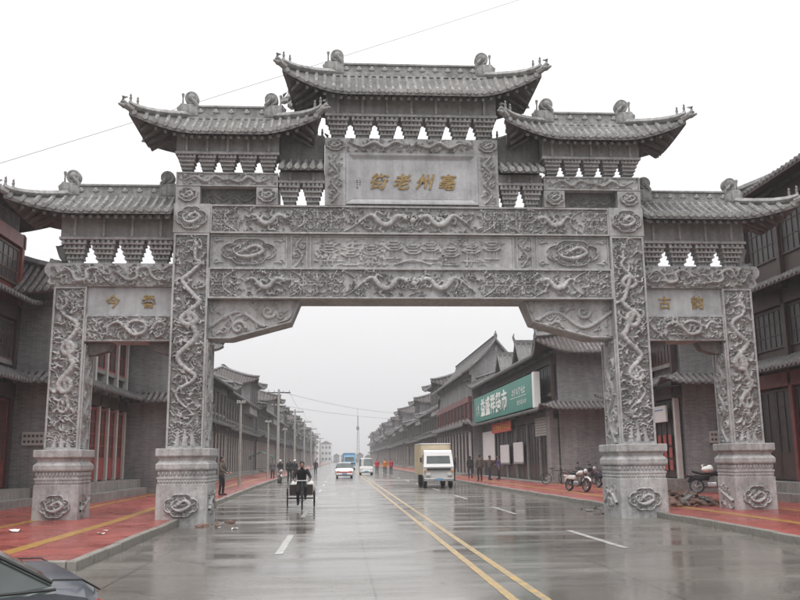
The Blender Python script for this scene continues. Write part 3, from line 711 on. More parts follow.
    frame(lf, x0, x1, 4.973, 5.714, SB + .06, .045, .045)
    hf = HF(x1 - x0 - .1, .645); rr = random.Random(101 + sg)
    dragon(hf, [(1.05, .40), (1.35, .52), (1.62, .42), (1.58, .2), (1.3, .13), (1.1, .3), (.85, .48), (.6, .36), (.55, .16), (.3, .2), (.12, .42)], .055, rr, .08); dragon(hf, [(1.8, .3), (1.95, .48), (2.15, .4), (2.1, .18)], .04, rr, .07); flames(hf, rr, 22); clouds(hf, rr, 40, .05, .1, .065); clouds(hf, rr, 60, .025, .05, .05)
    hf.build('dragon_relief', 'stone', lf, front(x0 + .05, SB + .056, 5.02))
    # little corner braces inside the side opening
    for xa, d in ((sg * (IO + .004), sg), (sg * (OI - .004), -sg)):
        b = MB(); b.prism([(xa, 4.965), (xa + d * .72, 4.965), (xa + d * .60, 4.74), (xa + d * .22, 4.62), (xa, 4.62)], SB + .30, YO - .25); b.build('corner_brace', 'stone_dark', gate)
    # braces under the main beam
    xa, d = sg * (IN - .004), -sg
    poly = [(xa, 6.115), (xa + d * 2.56, 6.115), (xa + d * 2.30, 5.47), (xa + d * .62, 5.01), (xa, 5.01)]
    b = MB(); b.prism(poly, .30, YI - .2); br = b.build('corner_brace', 'stone', gate)
    b = MB(); pin = [(xa + d * .003, 6.11), (xa + d * 2.54, 6.11), (xa + d * 2.285, 5.476), (xa + d * .62, 5.02), (xa + d * .003, 5.02)]
    for p, q in zip(pin[1:], pin[2:]):
        b.tube([(p[0], .285, p[1] + .03), (q[0], .285, q[1] + .03)], .04, 5)
    b.build('border', 'stone', br)
    hf = scroll_relief(2.5, 1.05, 111 + sg, .055); U = hf.X if d > 0 else hf.w - hf.X
    low = np.where(U < .6, .04, np.where(U < 2.27, .04 + (U - .6) / 1.67 * .46, .52 + (U - 2.27) / .24 * .6)); hf.mask = (hf.Y > low + .03) & (hf.Y < 1.03)
    hf.build('scroll_relief', 'stone', br, front(xa if d > 0 else xa - 2.5, .296, 5.03))
# main beams
for z0, z1, sd_, y0 in ((8.006, 8.85, 121, 0.03), (6.12, 7.005, 122, 0.0)):
    b = MB(); b.box(-IN + .002, IN - .002, y0 + .10, YI - .05, z0, z1); bm_ = b.build('main_beam', 'stone', gate)
    frame(bm_, -IN + .002, IN - .002, z0 + .003, z1 - .003, y0 + .10, .045, .10)
    beam_relief(2 * IN - .1, z1 - z0 - .1, sd_).build('dragon_relief', 'stone', bm_, front(-IN + .05, y0 + .096, z0 + .05))
b = MB(); b.box(-IN + .002, IN - .002, .17, YI - .1, 7.005, 8.006); mp_ = b.build('middle_panel', 'stone', gate)
for x0, x1 in ((-5.76, -3.60), (-3.50, -3.02), (-2.95, 2.95), (3.02, 3.50), (3.60, 5.76)):
    frame(mp_, x0, x1, 7.02, 7.99, .17, .04, .04)
for sg in (-1, 1):
    hf, ins = medallion(2.06, .87, 131 + sg, .72, .36, False); rr = random.Random(5)
    for cx in (0.12, 1.94):
        for cy in (.12, .75): swirl(hf, cx, cy, .09, 1, 1.1, .035); hf.stroke([(cx, cy), (cx + (.2 if cx < 1 else -.2), cy)], .04, .01, .035)
    hf.build('medallion', 'stone', mp_, front(sg * 4.68 - 1.03, .166, 7.07))
    hf = scroll_relief(.38, .87, 141 + sg, .05); hf.build('flower_relief', 'stone', mp_, front(sg * 3.26 - .19, .166, 7.07))
hf = HF(5.8, .88); rr = random.Random(77)
for k in range(17):                                     # carved townscape: trees, halls and a bridge
    cx = rr.choice((rr.uniform(.15, 2.4), rr.uniform(3.4, 5.65), rr.uniform(.15, 5.65))); cy = rr.uniform(.28, .68)
    for _ in range(22): hf.stamp(cx + rr.gauss(0, .11), cy + rr.gauss(0, .085), rr.uniform(.018, .05), rr.uniform(.02, .045))
    hf.stroke([(cx, cy), (cx + .03, cy * .5), (cx + .01, .05)], .018, .026, .03)
for cx, cy in ((.5, .42), (1.1, .3), (1.7, .36), (2.35, .5), (2.9, .40), (3.4, .48), (4.0, .32), (4.6, .42), (5.2, .5)):
    for up_ in (0, .17): hf.stroke([(cx - .24 + up_ * .4, cy + .06 + up_), (cx - .1, cy + up_), (cx + .1, cy + up_), (cx + .24 - up_ * .4, cy + .06 + up_)], .026, .026, .045); hf.stroke([(cx - .12, cy + .07 + up_), (cx + .12, cy + .07 + up_)], .022, .022, .05)
    for q in (-.14, -.05, .05, .14): hf.stroke([(cx + q, cy), (cx + q, cy - .24)], .013, .013, .03)
    hf.stroke([(cx - .2, cy - .25), (cx + .2, cy - .25)], .02, .02, .03)
hf.stroke([(2.4, .08), (2.9, .2), (3.4, .08)], .03, .03, .04); clouds(hf, rr, 40, .03, .06, .025, (.1, 5.7, .62, .85))
for k in range(26): x_ = rr.uniform(.1, 5.4); y_ = rr.uniform(.04, .22); hf.stroke([(x_, y_), (x_ + .12, y_ + .025), (x_ + .26, y_)], .012, .012, .02)
hf.build('town_relief', 'stone', mp_, front(-2.9, .166, 7.065))
# ---- central name plaque
PW = 2.537
b = MB(); b.box(-PW, PW, .10, YI - .1, 8.853, 10.91); pq = b.build('name_plaque', 'stone', gate)
b = MB()
for x0, x1, z0, z1, y in ((-PW, PW, 10.46, 10.90, .02), (-PW, -1.93, 8.856, 10.457, .02), (1.93, PW, 8.856, 10.457, .02)): b.box(x0, x1, y, .099, z0, z1)
b.build('plaque_border', 'stone', pq)
rings = []
for x, z0, z1, y in ((1.925, 8.90, 10.45, .0), (1.85, 8.96, 10.385, .01), (1.74, 9.06, 10.29, .075), (1.72, 9.075, 10.275, .07)): rings.append([(-x, y, z0), (x, y, z0), (x, y, z1), (-x, y, z1)])
MB().ringloft(rings, cap=False).build('moulding', 'stone_smooth', pq)
b = MB(); b.box(-1.73, 1.73, .078, .098, 9.06, 10.28); b.build('name_tablet', 'stone_smooth', pq)
for i, ch in enumerate('街老州亳'):
    me = text_mesh(ch, .50, .014, 'gold', .010, .22); o = link('gold_character', me, pq, (-.95 + i * .665, .064, 9.60)); o.rotation_euler = (math.pi / 2, (.06, -.05, .04, -.03)[i], 0)
b = MB(); rr = random.Random(3)
for cx, n in ((-1.60, 5), (-1.52, 3)):
    for k in range(n):
        z = 9.62 - k * .062
        for _ in range(3): q = rr.uniform(.012, .022); xx, zz = cx + rr.uniform(-.012, .012), z + rr.uniform(-.018, .018); b.box(xx - q, xx + q, .070, .077 - rr.random() * .001, zz - .005, zz + .005)
b.build('seal_text', 'ink', pq, kind='stuff')
for sg in (-1, 1):
    hf, _ = medallion(.56, .40, 151 + sg, .25, .165); hf.build('medallion', 'stone', pq, front(sg * 2.235 - .28, .016, 10.48))
    hf = scroll_relief(.42, 1.45, 161 + sg, .06); hf.build('scroll_relief', 'stone', pq, front(sg * 2.235 - .21, .016, 8.93))
hf = HF(3.8, .38); rr = random.Random(8)
dragon(hf, [(1.7, .2), (1.4, .28), (1.1, .12), (.8, .27), (.45, .13), (.1, .25)], .05, rr, .07); dragon(hf, [(2.1, .2), (2.4, .12), (2.7, .27), (3.0, .12), (3.35, .26), (3.7, .15)], .05, rr, .07)
hf.stamp(1.9, .19, .06, .07); clouds(hf, rr, 50, .03, .06, .045); hf.build('dragon_relief', 'stone', pq, front(-1.9, .016, 10.49))
# ---- second tier over the pillars
for sg in (-1, 1):
    X = lambda a, b: (min(sg * a, sg * b), max(sg * a, sg * b))
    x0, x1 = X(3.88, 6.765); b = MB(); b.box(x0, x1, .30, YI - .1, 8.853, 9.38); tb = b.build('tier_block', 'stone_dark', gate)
    for a, c_ in ((6.08, 6.765), (3.88, 4.49)):
        xa, xb = X(a, c_); b = MB(); b.box(xa, xb, .02, .299, 8.856, 9.377); bo = b.build('corner_block', 'stone', tb)
        hf, _ = medallion(.58, .48, 171 + sg + int(a), .25, .19); hf.build('medallion', 'stone', bo, front((xa + xb) / 2 - .29, .016, 8.88))
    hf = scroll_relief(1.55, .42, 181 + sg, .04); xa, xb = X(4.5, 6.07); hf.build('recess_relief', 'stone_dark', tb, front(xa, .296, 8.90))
    b = MB(); b.box(x0, x1, .05, YI - .08, 9.383, 9.80); ff = b.build('frieze_beam', 'stone', gate)
    frame(ff, x0, x1, 9.386, 9.797, .05, .035, .05)
    hf = HF(2.80, .345); rr = random.Random(191 + sg)
    dragon(hf, [(1.3, .17), (1.05, .26), (.8, .1), (.5, .25), (.15, .12)], .045, rr, .06); dragon(hf, [(1.5, .17), (1.75, .1), (2.0, .25), (2.3, .1), (2.65, .24)], .045, rr, .06); clouds(hf, rr, 44, .03, .055, .04)
    hf.build('dragon_relief', 'stone', ff, front(x0 + .04, .046, 9.415))
# ---- bracket sets
def bracket_mesh(pw, h, dp, rows=5):
    b = MB(); th = h / rows
    for k in range(rows):
        f = k / (rows - 1); wd = pw * lerp(.23, .445, f); y0 = lerp(.10, -.14, f); y1 = dp * .72
        b.box(-wd, wd, y0, y1, k * th, k * th + th * .34)
        n = 4 if k < 2 else 5
        for i in range(n):
            xc = lerp(-wd + .045, wd - .045, i / (n - 1)); b.box(xc - .038, xc + .038, y0 + .025, y1 - .025, k * th + th * .345, (k + 1) * th - .001)
        b.box(-wd + .07, wd - .07, y0 + .10, y1 - .10, k * th + th * .346, (k + 1) * th - .002)
    return b.mesh('bracket_set', 'stone')
def brackets(xs, pw, z, h, y, dp):
    me = bracket_mesh(pw, h, dp)
    for x in xs: link('bracket_set', me, gate, (x, y, z))
brackets([-2.16 + .72 * i for i in range(7)], .72, 10.912, .63, .06, .52)
for sg in (-1, 1):
    brackets([sg * (4.17 + .578 * i) for i in range(5)], .578, 9.803, .50, .06, .48)
    brackets([sg * (7.20 + .80 * i) for i in range(4)], .78, 7.20, .66, SB + .05, .50)
    brackets([sg * (2.88 + .67 * i) for i in range(2)], .66, 8.855, .66, .16, .45)
def bracket_board(x0, x1, z0, z1, y, y1, n):
    b = MB(); b.box(x0, x1, y, y1, z0, z1); o = b.build('bracket_board', 'stone_mid', gate)
    for i in range(n):
        x = lerp(x0, x1, (i + .5) / n); s = MB(); s.box(x - .035, x + .035, y - .06, y - .001, z0 + .14, z1 - .02); s.ell((x, y - .04, z0 + .13), (.05, .05, .06), 6, 4); s.build('strut', 'stone', o)
    s = MB(); s.box(x0 - .02, x1 + .02, y - .08, y1 + .05, z0 - .002, z0 + .07); s.build('ledge', 'stone', o)
bracket_board(-2.52, 2.52, 11.545, 12.40, -.02, .60, 7)
for sg in (-1, 1):
    X = lambda a, b: (min(sg * a, sg * b), max(sg * a, sg * b))
    bracket_board(*X(3.86, 6.78), 10.305, 11.12, -.04, .56, 5)
    bracket_board(*X(IO + .035, 9.98), 7.863, 8.80, SB - .04, SB + .52, 4)
    bracket_board(*X(2.545, 3.855), 9.517, 9.86, .10, .60, 2)
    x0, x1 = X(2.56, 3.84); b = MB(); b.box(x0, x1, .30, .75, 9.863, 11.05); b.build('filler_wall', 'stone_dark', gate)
# ---- roofs and their ornaments
def ornament(ro, x, y, z, s, d, name='ridge_ornament'):
    b = MB(); b.bbox(-.26, .24, -.14, .14, -.12, .24, .05); b.lathe([(.10, -.12), (.17, -.13), (.18, -.09), (.18, .09), (.17, .13), (.10, .12)], (.04, 0, .40), 14, 'y')
    b.lathe([(.03, -.17), (.09, -.15), (.11, -.12), (.11, .12), (.09, .15), (.03, .17)], (.04, 0, .40), 10, 'y')
    b.tube([(-.26, 0, .02), (-.30, 0, .16), (-.24, 0, .28)], [.07, .06, .02], 6); b.tube([(-.20, 0, .18), (-.20, 0, .42), (-.20, 0, .50)], [.03, .02, .035], 5)
    b.tube([(.04, -.13, .40), (.10, -.15, .30), (.18, -.14, .22), (.2, -.12, .1)], [.04, .05, .05, .03], 5); b.ell((-.2, 0, .53), (.045, .045, .045), 6, 4)
    b.xf(lambda X_, Y_, Z_: (X_ * s * d, Y_ * s, Z_ * s)); return b.build(name, 'stone_roof', ro, smooth=40, loc=(x, y, z))
def figure(ro, p, s):
    b = MB(); b.lathe([(.05, 0), (.06, .06), (.035, .10), (.055, .16), (.045, .22), (.02, .25)], (0, 0, 0), 7); b.ell((0, -.01, .28), (.045, .05, .045), 7, 5); b.tube([(0, 0, .3), (0, .03, .38)], [.02, .008], 4)
    b.xf(lambda a, c, d: (a * s, c * s, d * s)); return b.build('ridge_figure', 'stone_roof', ro, smooth=40, loc=p)
def gate_roof(x0, x1, D, yc, ze, zr, hl, hr, lift, pitch, orns, ua=1.7, flare=.26):
    ro, inf = roof('roof', gate, lambda x, y, z: (x, y + yc, z), x0, x1, D, ze, zr, hl, hr, lift, flare, ua, pitch, 'stone_roof')
    n = int((inf['Rr'] - inf['Rl'] - .3) / .36)
    for i in range(n):                                   # flowers along the ridge band
        x = inf['Rl'] + .3 + (inf['Rr'] - inf['Rl'] - .6) * i / max(1, n - 1); b = MB(); b.ell((0, 0, 0), (.10, .05, .05), 7, 4); b.ell((0, -.02, .04), (.05, .04, .05), 6, 4); b.build('ridge_flower', 'stone', ro, smooth=True, loc=(x, yc - .085, zr + .13))
    for x, d in orns: ornament(ro, x, yc, zr + .10, 1.12, d)
    for hp, cx, rx in ((hl, x0 - flare, inf['Rl']), (hr, x1 + flare, inf['Rr'])):
        if not hp: continue
        for sg in (-1, 1):
            for s_ in (.86, .97):
                vm = 1 - s_; p = (lerp(rx, cx, s_), yc + sg * (D + flare) * s_, ze + lift + (zr - ze - lift) * prof(vm) + .12 + .14 * s_ ** 6); figure(ro, p, .78)
            p = (lerp(rx, cx, 1.0), yc + sg * (D + flare), ze + lift + .12); d = 1 if cx > rx else -1
            b = MB(); b.tube([(-d * .10, -sg * .10, -.06), (d * .04, sg * .04, .0), (d * .13, sg * .13, .10), (d * .12, sg * .12, .22), (d * .03, sg * .03, .26)], [.10, .10, .075, .05, .02], 7); b.ell((d * .09, sg * .09, -.02), (.10, .10, .08), 7, 5); b.tube([(d * .12, sg * .12, -.03), (d * .22, sg * .22, -.01)], [.06, .03], 6); b.build('corner_beast', 'stone_roof', ro, smooth=40, loc=p)
    return ro
gate_roof(-3.50, 3.50, 1.0, .42, 12.10, 13.08, 1.28, 1.28, .56, .215, ((-2.24, 1), (2.24, -1)), 1.65)
for sg in (-1, 1):
    c0 = sg * 5.30
    gate_roof(c0 - 2.43, c0 + 2.43, .95, .40, 10.84, 11.63, 1.23, 1.23, .45, .215, ((c0 - 1.21, 1), (c0 + 1.21, -1)), 1.6)
    if sg < 0: gate_roof(-11.05, -6.80, 1.08, .78, 8.55, 9.30, 1.15, None, .36, .235, ((-9.89, 1), (-7.10, -1)), 1.6)
    else: gate_roof(6.80, 11.05, 1.08, .78, 8.55, 9.30, None, 1.15, .36, .235, ((7.10, 1), (9.89, -1)), 1.6)
    # small canopy beside the plaque
    x0, x1 = min(sg * 2.56, sg * 3.86), max(sg * 2.56, sg * 3.86)
    b = MB(); b.add([(x0, -.32, 9.86), (x1, -.32, 9.86), (x1, .35, 10.28), (x0, .35, 10.28), (x0, -.32, 9.78), (x1, -.32, 9.78), (x1, .35, 10.18), (x0, .35, 10.18)], [(0, 1, 2, 3), (4, 5, 6, 7), (0, 1, 5, 4), (1, 2, 6, 5), (2, 3, 7, 6), (3, 0, 4, 7)])
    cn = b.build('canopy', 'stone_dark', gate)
    for i in range(6):
        x = lerp(x0, x1, (i + .5) / 6); t = MB(); t.tube([(x, -.30, 9.90), (x, .36, 10.31)], .068, 8); t.lathe([(.085, -.37), (.085, -.27)], (x, 0, 9.885), 8, 'y'); t.build('roof_tile', 'stone_roof', cn, smooth=50)
    # curled end bracket beyond the last bracket set
    b = MB(); xx = sg * 9.95
    b.tube([(xx, .85, 7.9), (xx + sg * .18, .85, 7.75), (xx + sg * .10, .85, 7.5), (xx + sg * .02, .85, 7.32), (xx + sg * .2, .85, 7.24), (xx + sg * .42, .85, 7.32), (xx + sg * .40, .85, 7.42)], [.13, .15, .12, .12, .14, .10, .05], 7); b.build('end_scroll', 'stone', gate, smooth=True)

# ---------------------------------------------------------------- shophouses along the street
_cache = {}
def win_mesh(w, h, nx, ny, fw, mat, panel=0.0):
    key = ('w', round(w, 2), round(h, 2), nx, ny, fw, mat, panel)
    if key in _cache: return _cache[key]
    b = MB(); t = .05
    b.box(-t, t, 0, w, 0, fw); b.box(-t, t, 0, w, h - fw, h); b.box(-t + .001, t - .001, 0, fw, fw, h - fw); b.box(-t + .001, t - .001, w - fw, w, fw, h - fw)
    z0 = fw
    if panel: b.box(-t * .7, t * .7, fw, w - fw, fw, panel); b.box(-t * .9, t * .9, fw, w - fw, panel, panel + fw * .7); z0 = panel + fw * .7
    m = fw * .55
    for i in range(1, nx): x = w * i / nx; b.box(-t * .8, t * .8, x - m / 2, x + m / 2, z0, h - fw)
    for j in range(1, ny): z = lerp(z0, h - fw, j / ny); b.box(-t * .72, t * .72, fw, w - fw, z - m / 2, z + m / 2)
    p = MB(); p.box(-.012, .012, fw * .5, w - fw * .5, z0 - .02, h - fw * .5)
    _cache[key] = (b.mesh('window', mat), p.v, p.f); return _cache[key]
def window(parent, name, loc, w, h, nx=2, ny=3, fw=.07, mat='brown_wood', pane='pane_dark', panel=0.0, rz=0):
    me, v, f = win_mesh(w, h, nx, ny, fw, mat, panel); k = ('p', round(w, 2), round(h, 2), fw, panel, pane)
    if k not in _cache:
        q = MB(); q.v = list(v); q.f = list(f); _cache[k] = q.mesh('pane', pane)
    o = link(name, me, parent, loc, rz); link('pane', _cache[k], o); return o
def strip(b, cols): b.ringloft(cols, cap=False, closed=False)
def pent(parent, T, s0, s1, over, ze, h, lift=.25, ua=1.3, mitre0=False, mitre1=False, pitch=.28, mat='tile_grey', c0=True, c1=True, raft=True):
    a, e = s0 - (over if mitre0 else 0), s1 + (over if mitre1 else 0); n = max(2, round((e - a) / pitch))
    def path(s):
        q = 0
        if c0: q = max(q, 1 - (s - a) / ua)
        if c1: q = max(q, 1 - (e - s) / ua)
        q = max(0, q) ** 2; o1 = 0.0
        if s < s0: o1 = s0 - s
        if s > s1: o1 = s - s1
        pts = []
        for i in range(4):
            o = lerp(over + .12 * q, o1, i / 3); f = 1 - o / over; pts.append(Vector((o, s, ze + lift * q * (1 - max(0, f)) + h * prof(max(0, f)))))
        return pts
    b = MB(); cols = [path(lerp(a, e, i / n)) for i in range(n + 1)]; dn = Vector((0, 0, -.09))
    lo = [[p + dn for p in c] for c in cols]; strip(b, cols); strip(b, lo); strip(b, [[c[0], l[0]] for c, l in zip(cols, lo)])
    strip(b, [cols[0], lo[0]]); strip(b, [cols[-1], lo[-1]])
    b.xf(T); ev = b.build('eave', 'dark_wood', parent)
    t = MB(); r = pitch * .30
    for i in range(n):
        pth = path(lerp(a, e, (i + .5) / n))
        t.ringloft([[p + Vector((0, r * math.cos(g), r * 1.15 * math.sin(g) + .003)) for g in (0, 1.05, 2.09, 3.1416)] for p in pth], cap=False, closed=False)
        c = pth[0] + Vector((.03, 0, r * .3)); o = len(t.v); R = r * 1.1
        t.v += [tuple(c + Vector((0, R * math.cos(g * 1.047), R * math.sin(g * 1.047)))) for g in range(6)] + [tuple(c + Vector((-.1, R * math.cos(g * 1.047), R * math.sin(g * 1.047)))) for g in range(6)]
        t.f.append(tuple(o + g for g in range(6))); t.f += [(o + g, o + (g + 1) % 6, o + 6 + (g + 1) % 6, o + 6 + g) for g in range(6)]
    t.xf(T); t.build('roof_tiles', mat, ev, smooth=50, kind='stuff')
    return ev
def shophouse(name, label, side, X, y0, y1, depth, floors, roof_=None, south=True, wall='brick_grey', tower=None, plinth=.75, over=1.0, group='shophouses along the street', pitch=.28, gable=False):
    """floors: (z0, z1, kind, bay, pent?)  kind = shop | win | blank"""
    rng = random.Random(int(abs(X) * 10 + y0 * 7))
    g = empty(name, label, 'building', (X, y0, 0), group=group)
    T = lambda o, s, z: (-side * o, s - y0, z)             # street-facing frame, local to the building
    xa, xb = (-side * -.22), (side * depth)
    top = floors[-1][1] if not roof_ else roof_[0] + .35
    b = MB(); b.box(min(side * .22, side * depth), max(side * .22, side * depth), 0, y1 - y0, 0, top); b.build('wall', wall, g)
    if plinth: b = MB(); b.box(min(-side * .9, side * .219), max(-side * .9, side * .219), .05, y1 - y0 - .05, .0, plinth); b.box(min(-side * 1.25, -side * .899), max(-side * 1.25, -side * .899), .3, y1 - y0 - .3, .0, plinth * .55); b.build('plinth', 'plinth', g)
    L = y1 - y0
    for fi, (z0, z1, kind, bay, pe, pmat, wmat, fmat) in enumerate(floors):
        zb = max(z0, plinth if fi == 0 else z0)
        if fmat:
            b = MB(); b.box(min(side * .05, side * .219), max(side * .05, side * .219), .02, L - .02, zb, z1); b.build('facing', fmat, g)
        if kind != 'blank':
            n = max(1, round((L - .6) / bay)); bw = (L - .6) / n
            for i in range(n + 1):
                y = .3 + i * bw; pm = _cache.setdefault(('post', round(z1 - zb, 2), pmat), MB().bbox(-.11, .11, -.11, .11, 0, z1 - zb, .02).mesh('post', pmat))
                link('post', pm, g, (-side * .02, y, zb))
            b = MB(); b.box(min(-side * .13, side * .2), max(-side * .13, side * .2), .1, L - .1, z1 - .55, z1 - .05); b.build('lintel', 'dark_wood' if pmat != 'red_wood' else 'red_wood', g)
            for i in range(n):
                y = .3 + i * bw + .13; ww = bw - .26
                if kind == 'shop':
                    m = 2 if ww > 1.3 else 1
                    for k in range(m): window(g, 'door', (side * .03, y + ww * k / m + .01, zb + .05), ww / m - .02, z1 - zb - .68, 2, 4, .08, wmat, 'pane_red' if wmat in ('red_wood', 'door_red') else 'pane_dark', .9)
                else:
                    hh = min(1.9, (z1 - z0) * .5); window(g, 'window', (side * .03, y + .02, z1 - .62 - hh), ww - .04, hh, 2 if ww < 1.6 else (6 if ww > 2.1 else 4), 3 if ww > 2.1 else 2, .07, wmat)
                    if not fmat:
                        b = MB(); b.box(min(-side * .04, side * .2), max(-side * .04, side * .2), y, y + ww, z1 - .80 - hh, z1 - .63 - hh); b.build('sill', 'plinth', g)
        if pe:
            pent(g, T, 0 + y0, L + y0, over, z1, .48, mitre0=south, pitch=pitch)
            if south:
                T2 = lambda o, s, z: (side * s, -o, z)
                pent(g, T2, .0, depth, over, z1, .48, mitre0=True, c1=False, pitch=pitch)
    if roof_:
        ze, zr, hip, lift = roof_; D = depth / 2 + over; xl, xr = -over * (.55 if gable else 1), L + over * (.55 if gable else 1)
        rf = lambda x, y, z: (side * (depth / 2 + y), x, z)
        roof('roof', g, rf, xl, xr, D, ze, zr, None if gable else hip, None if gable else hip, lift, .3, 2.4, pitch, 'tile_grey', single=False, th=.12, rafters=False, ridge_h=.38, ridge_w=.26, soffit='dark_wood', nseg=5, back=False)
        if gable:
            for yy in (.0, L - .25):
                b = MB(); pts = [(0, top - .4), (depth, top - .4)]
                for i in range(13): q = i / 12; pts.append((depth * (1 - q), ze - .12 + (zr - ze) * prof(1 - abs(depth * (1 - q) - depth / 2) / D)))
                b.prism(pts, yy - .01, yy + .26); b.xf(lambda x, y, z: (side * x, y, z)); b.build('gable_wall', wall, g)
                if yy == 0:
                    b = MB()
                    for i in range(12):
                        f0, f1 = lerp(-over, depth + over, i / 12), lerp(-over, depth + over, (i + 1) / 12); zz = lambda f: ze + (zr - ze) * prof(1 - abs(f - depth / 2) / D)
                        b.tube([(side * f0, -.35, zz(f0) + .08), (side * f1, -.35, zz(f1) + .08)], .14, 6)
                    b.build('verge', 'tile_grey', g, smooth=60)
                    b = MB(); b.tube([(side * depth / 2, -.35, zr), (side * depth / 2, -.35, zr + .5), (side * depth / 2, -.35, zr + .9)], [.16, .10, .04], 6); b.ell((side * depth / 2, -.35, zr + .55), (.16, .16, .14)); b.build('finial', 'tile_grey', g, smooth=40)
        else:
            for xx, d in ((xl + hip, 1), (xr - hip, -1)):
                b = MB(); b.bbox(-.2, .2, -.2, .2, 0, .5, .06); b.tube([(0, -.1 * d, .4), (0, .05 * d, .75), (0, -.2 * d, .95)], [.16, .12, .04], 6); b.build('ridge_ornament', 'tile_grey', g, smooth=40, loc=(side * depth / 2, xx, zr + .2))
    if tower:
        s0, s1, tz, te, tr, out, td = tower
        b = MB(); b.box(min(-side * out, side * td), max(-side * out, side * td), s0 - y0, s1 - y0, te - 3.4, te + .3); b.build('tower_wall', wall, g)
        n = max(2, round((s1 - s0) / 2.2)); bw = (s1 - s0 - .4) / n
        for i in range(n): window(g, 'window', (-side * (out + .02), s0 - y0 + .2 + i * bw + .15, te - 2.1), bw - .3, 1.55, 2, 2, .08, 'dark_wood')
        for i in range(2): window(g, 'window', (side * (td * (.3 + .35 * i) - .5), s0 - y0 - .02, te - 2.1), 1.0, 1.5, 2, 2, .08, 'dark_wood', rz=-math.pi / 2)
        rf = lambda x, y, z: (side * ((td - out) / 2 + y), x, z)
        roof('tower_roof', g, rf, s0 - y0 - .8, s1 - y0 + .8, (td + out) / 2 + .8, te, tr, 2.0, 2.0, .5, .3, 1.9, pitch, 'tile_grey', single=False, th=.12, rafters=False, ridge_h=.3, ridge_w=.24, soffit='dark_wood', back=False)
    return g
BR, DW, RW, PP = 'brown_wood', 'dark_wood', 'red_wood', 'post_pale'
# left side of the street
l0 = shophouse('shophouse', 'three-storey shophouse with red timber top floor beside the outer pillar with the 今 panel', -1, -14.35, -7.0, 9.4, 10,
    [(0, 4.6, 'shop', 3.2, True, DW, RW, None), (4.6, 7.5, 'win', 3.2, True, DW, BR, None), (7.5, 10.3, 'win', 3.2, False, RW, BR, RW)], (10.75, 14.0, 4.0, .6), south=False, over=.9)
l1 = shophouse('shophouse', 'two-storey shophouse with red doors and pale posts seen through the side opening', -1, -12.6, 9.6, 19.2, 12,
    [(0, 4.6, 'shop', 1.55, True, PP, 'door_red', None), (4.6, 8.0, 'win', 1.9, False, PP, 'door_red', None)], (8.0, 11.4, 4.0, .5), plinth=.85)
l2 = shophouse('shophouse', 'blank grey brick shophouse jutting out beside the red doors', -1, -10.3, 19.5, 26.0, 12,
    [(0, 4.55, 'win', 3.0, True, DW, DW, None), (4.55, 7.9, 'win', 3.0, False, DW, DW, None)], (7.9, 11.2, 3.0, .5), plinth=.3)
ordn = ['first', 'second', 'third', 'fourth', 'fifth', 'sixth', 'seventh', 'eighth', 'ninth']
yy = 26.4
for i, Ls in enumerate((30, 30, 28, 32, 30, 34, 36, 40, 44)):
    far = i > 2; pt = .30 if i < 2 else (.45 if i < 5 else .8)
    shophouse('shophouse', ('pale-posted two-storey shophouse with tower roof, %s after the jutting brick shophouse' % ordn[i]) if i else 'pale-posted two-storey shophouse with two white panels next to the jutting brick shophouse', -1, -12.6 - (.5 if i % 2 else 0), yy, yy + Ls - .6, 11,
        [(0, 4.6, 'shop', 1.9 if i < 3 else 3.4, True, PP, DW, None), (4.6, 8.0, 'win', 2.3 if i < 3 else 4.0, False, 'plinth', DW, None)], (8.0, 11.9 if i == 0 else 11.3, 4.0, .5), plinth=.5, wall='brick_far',
        tower=(yy + Ls * .62, yy + Ls * .92, 8.0, 10.4, 12.4, .7, 6.0) if i else None, pitch=pt)
    yy += Ls
# right side of the street
r0 = shophouse('shophouse', 'three-storey shophouse with dark lattice windows beside the outer pillar with the 古 panel', 1, 13.7, -8.0, 8.0, 10,
    [(0, 4.6, 'shop', 2.6, True, RW, DW, None), (4.6, 7.5, 'win', 2.6, True, DW, DW, DW), (7.5, 11.1, 'win', 2.6, False, DW, DW, DW)], (11.1, 14.2, 4.0, .5), south=False)
r0b = shophouse('shophouse', 'grey brick shophouse with two paper-hung doors behind the side opening on the motorcycle side', 1, 12.5, 12.4, 21.0, 12,
    [(0, 4.7, 'shop', 2.6, True, PP, DW, None), (4.7, 8.0, 'win', 2.8, False, DW, DW, None)], (8.0, 11.4, 3.6, .6), plinth=.7)
r1 = shophouse('shophouse', 'two-storey supermarket building with long green sign above its entrance', 1, 10.8, 27.0, 53.4, 11,
    [(0, 4.5, 'shop', 3.7, True, 'brick_grey', DW, None), (4.5, 7.85, 'win', 3.7, False, DW, DW, None)], (7.85, 11.2, 4.4, .7), plinth=.2, over=1.1)
r2 = shophouse('shophouse', 'tall gabled brick shophouse next to the supermarket building', 1, 9.75, 54.0, 80.0, 5.0,
    [(0, 4.6, 'shop', 2.4, True, PP, DW, None), (4.6, 7.3, 'win', 2.6, False, RW, DW, None), (7.3, 9.3, 'blank', 3, False, DW, DW, None)], (9.3, 12.4, 3, .3), plinth=.3, gable=True, south=True, pitch=.4, over=.7)
yy = 80.6
for i, Ls in enumerate((32, 30, 34, 32, 36, 40, 44, 46)):
    pt = .45 if i < 3 else .8
    shophouse('shophouse', 'grey two-storey shophouse with corner tower, %s after the tall gabled shophouse' % ordn[i], 1, 11.0 + (.6 if i % 2 else 0), yy, yy + Ls - .6, 11,
        [(0, 4.6, 'shop', 3.4, True, PP, DW, None), (4.6, 7.9, 'win', 3.6, False, 'plinth', DW, None)], (7.9, 11.2, 4.0, .5), plinth=.4, wall='brick_far',
        tower=(yy + 1.0, yy + Ls * .33, 8.0, 10.6, 12.8, .9, 6.5), pitch=pt)
    yy += Ls

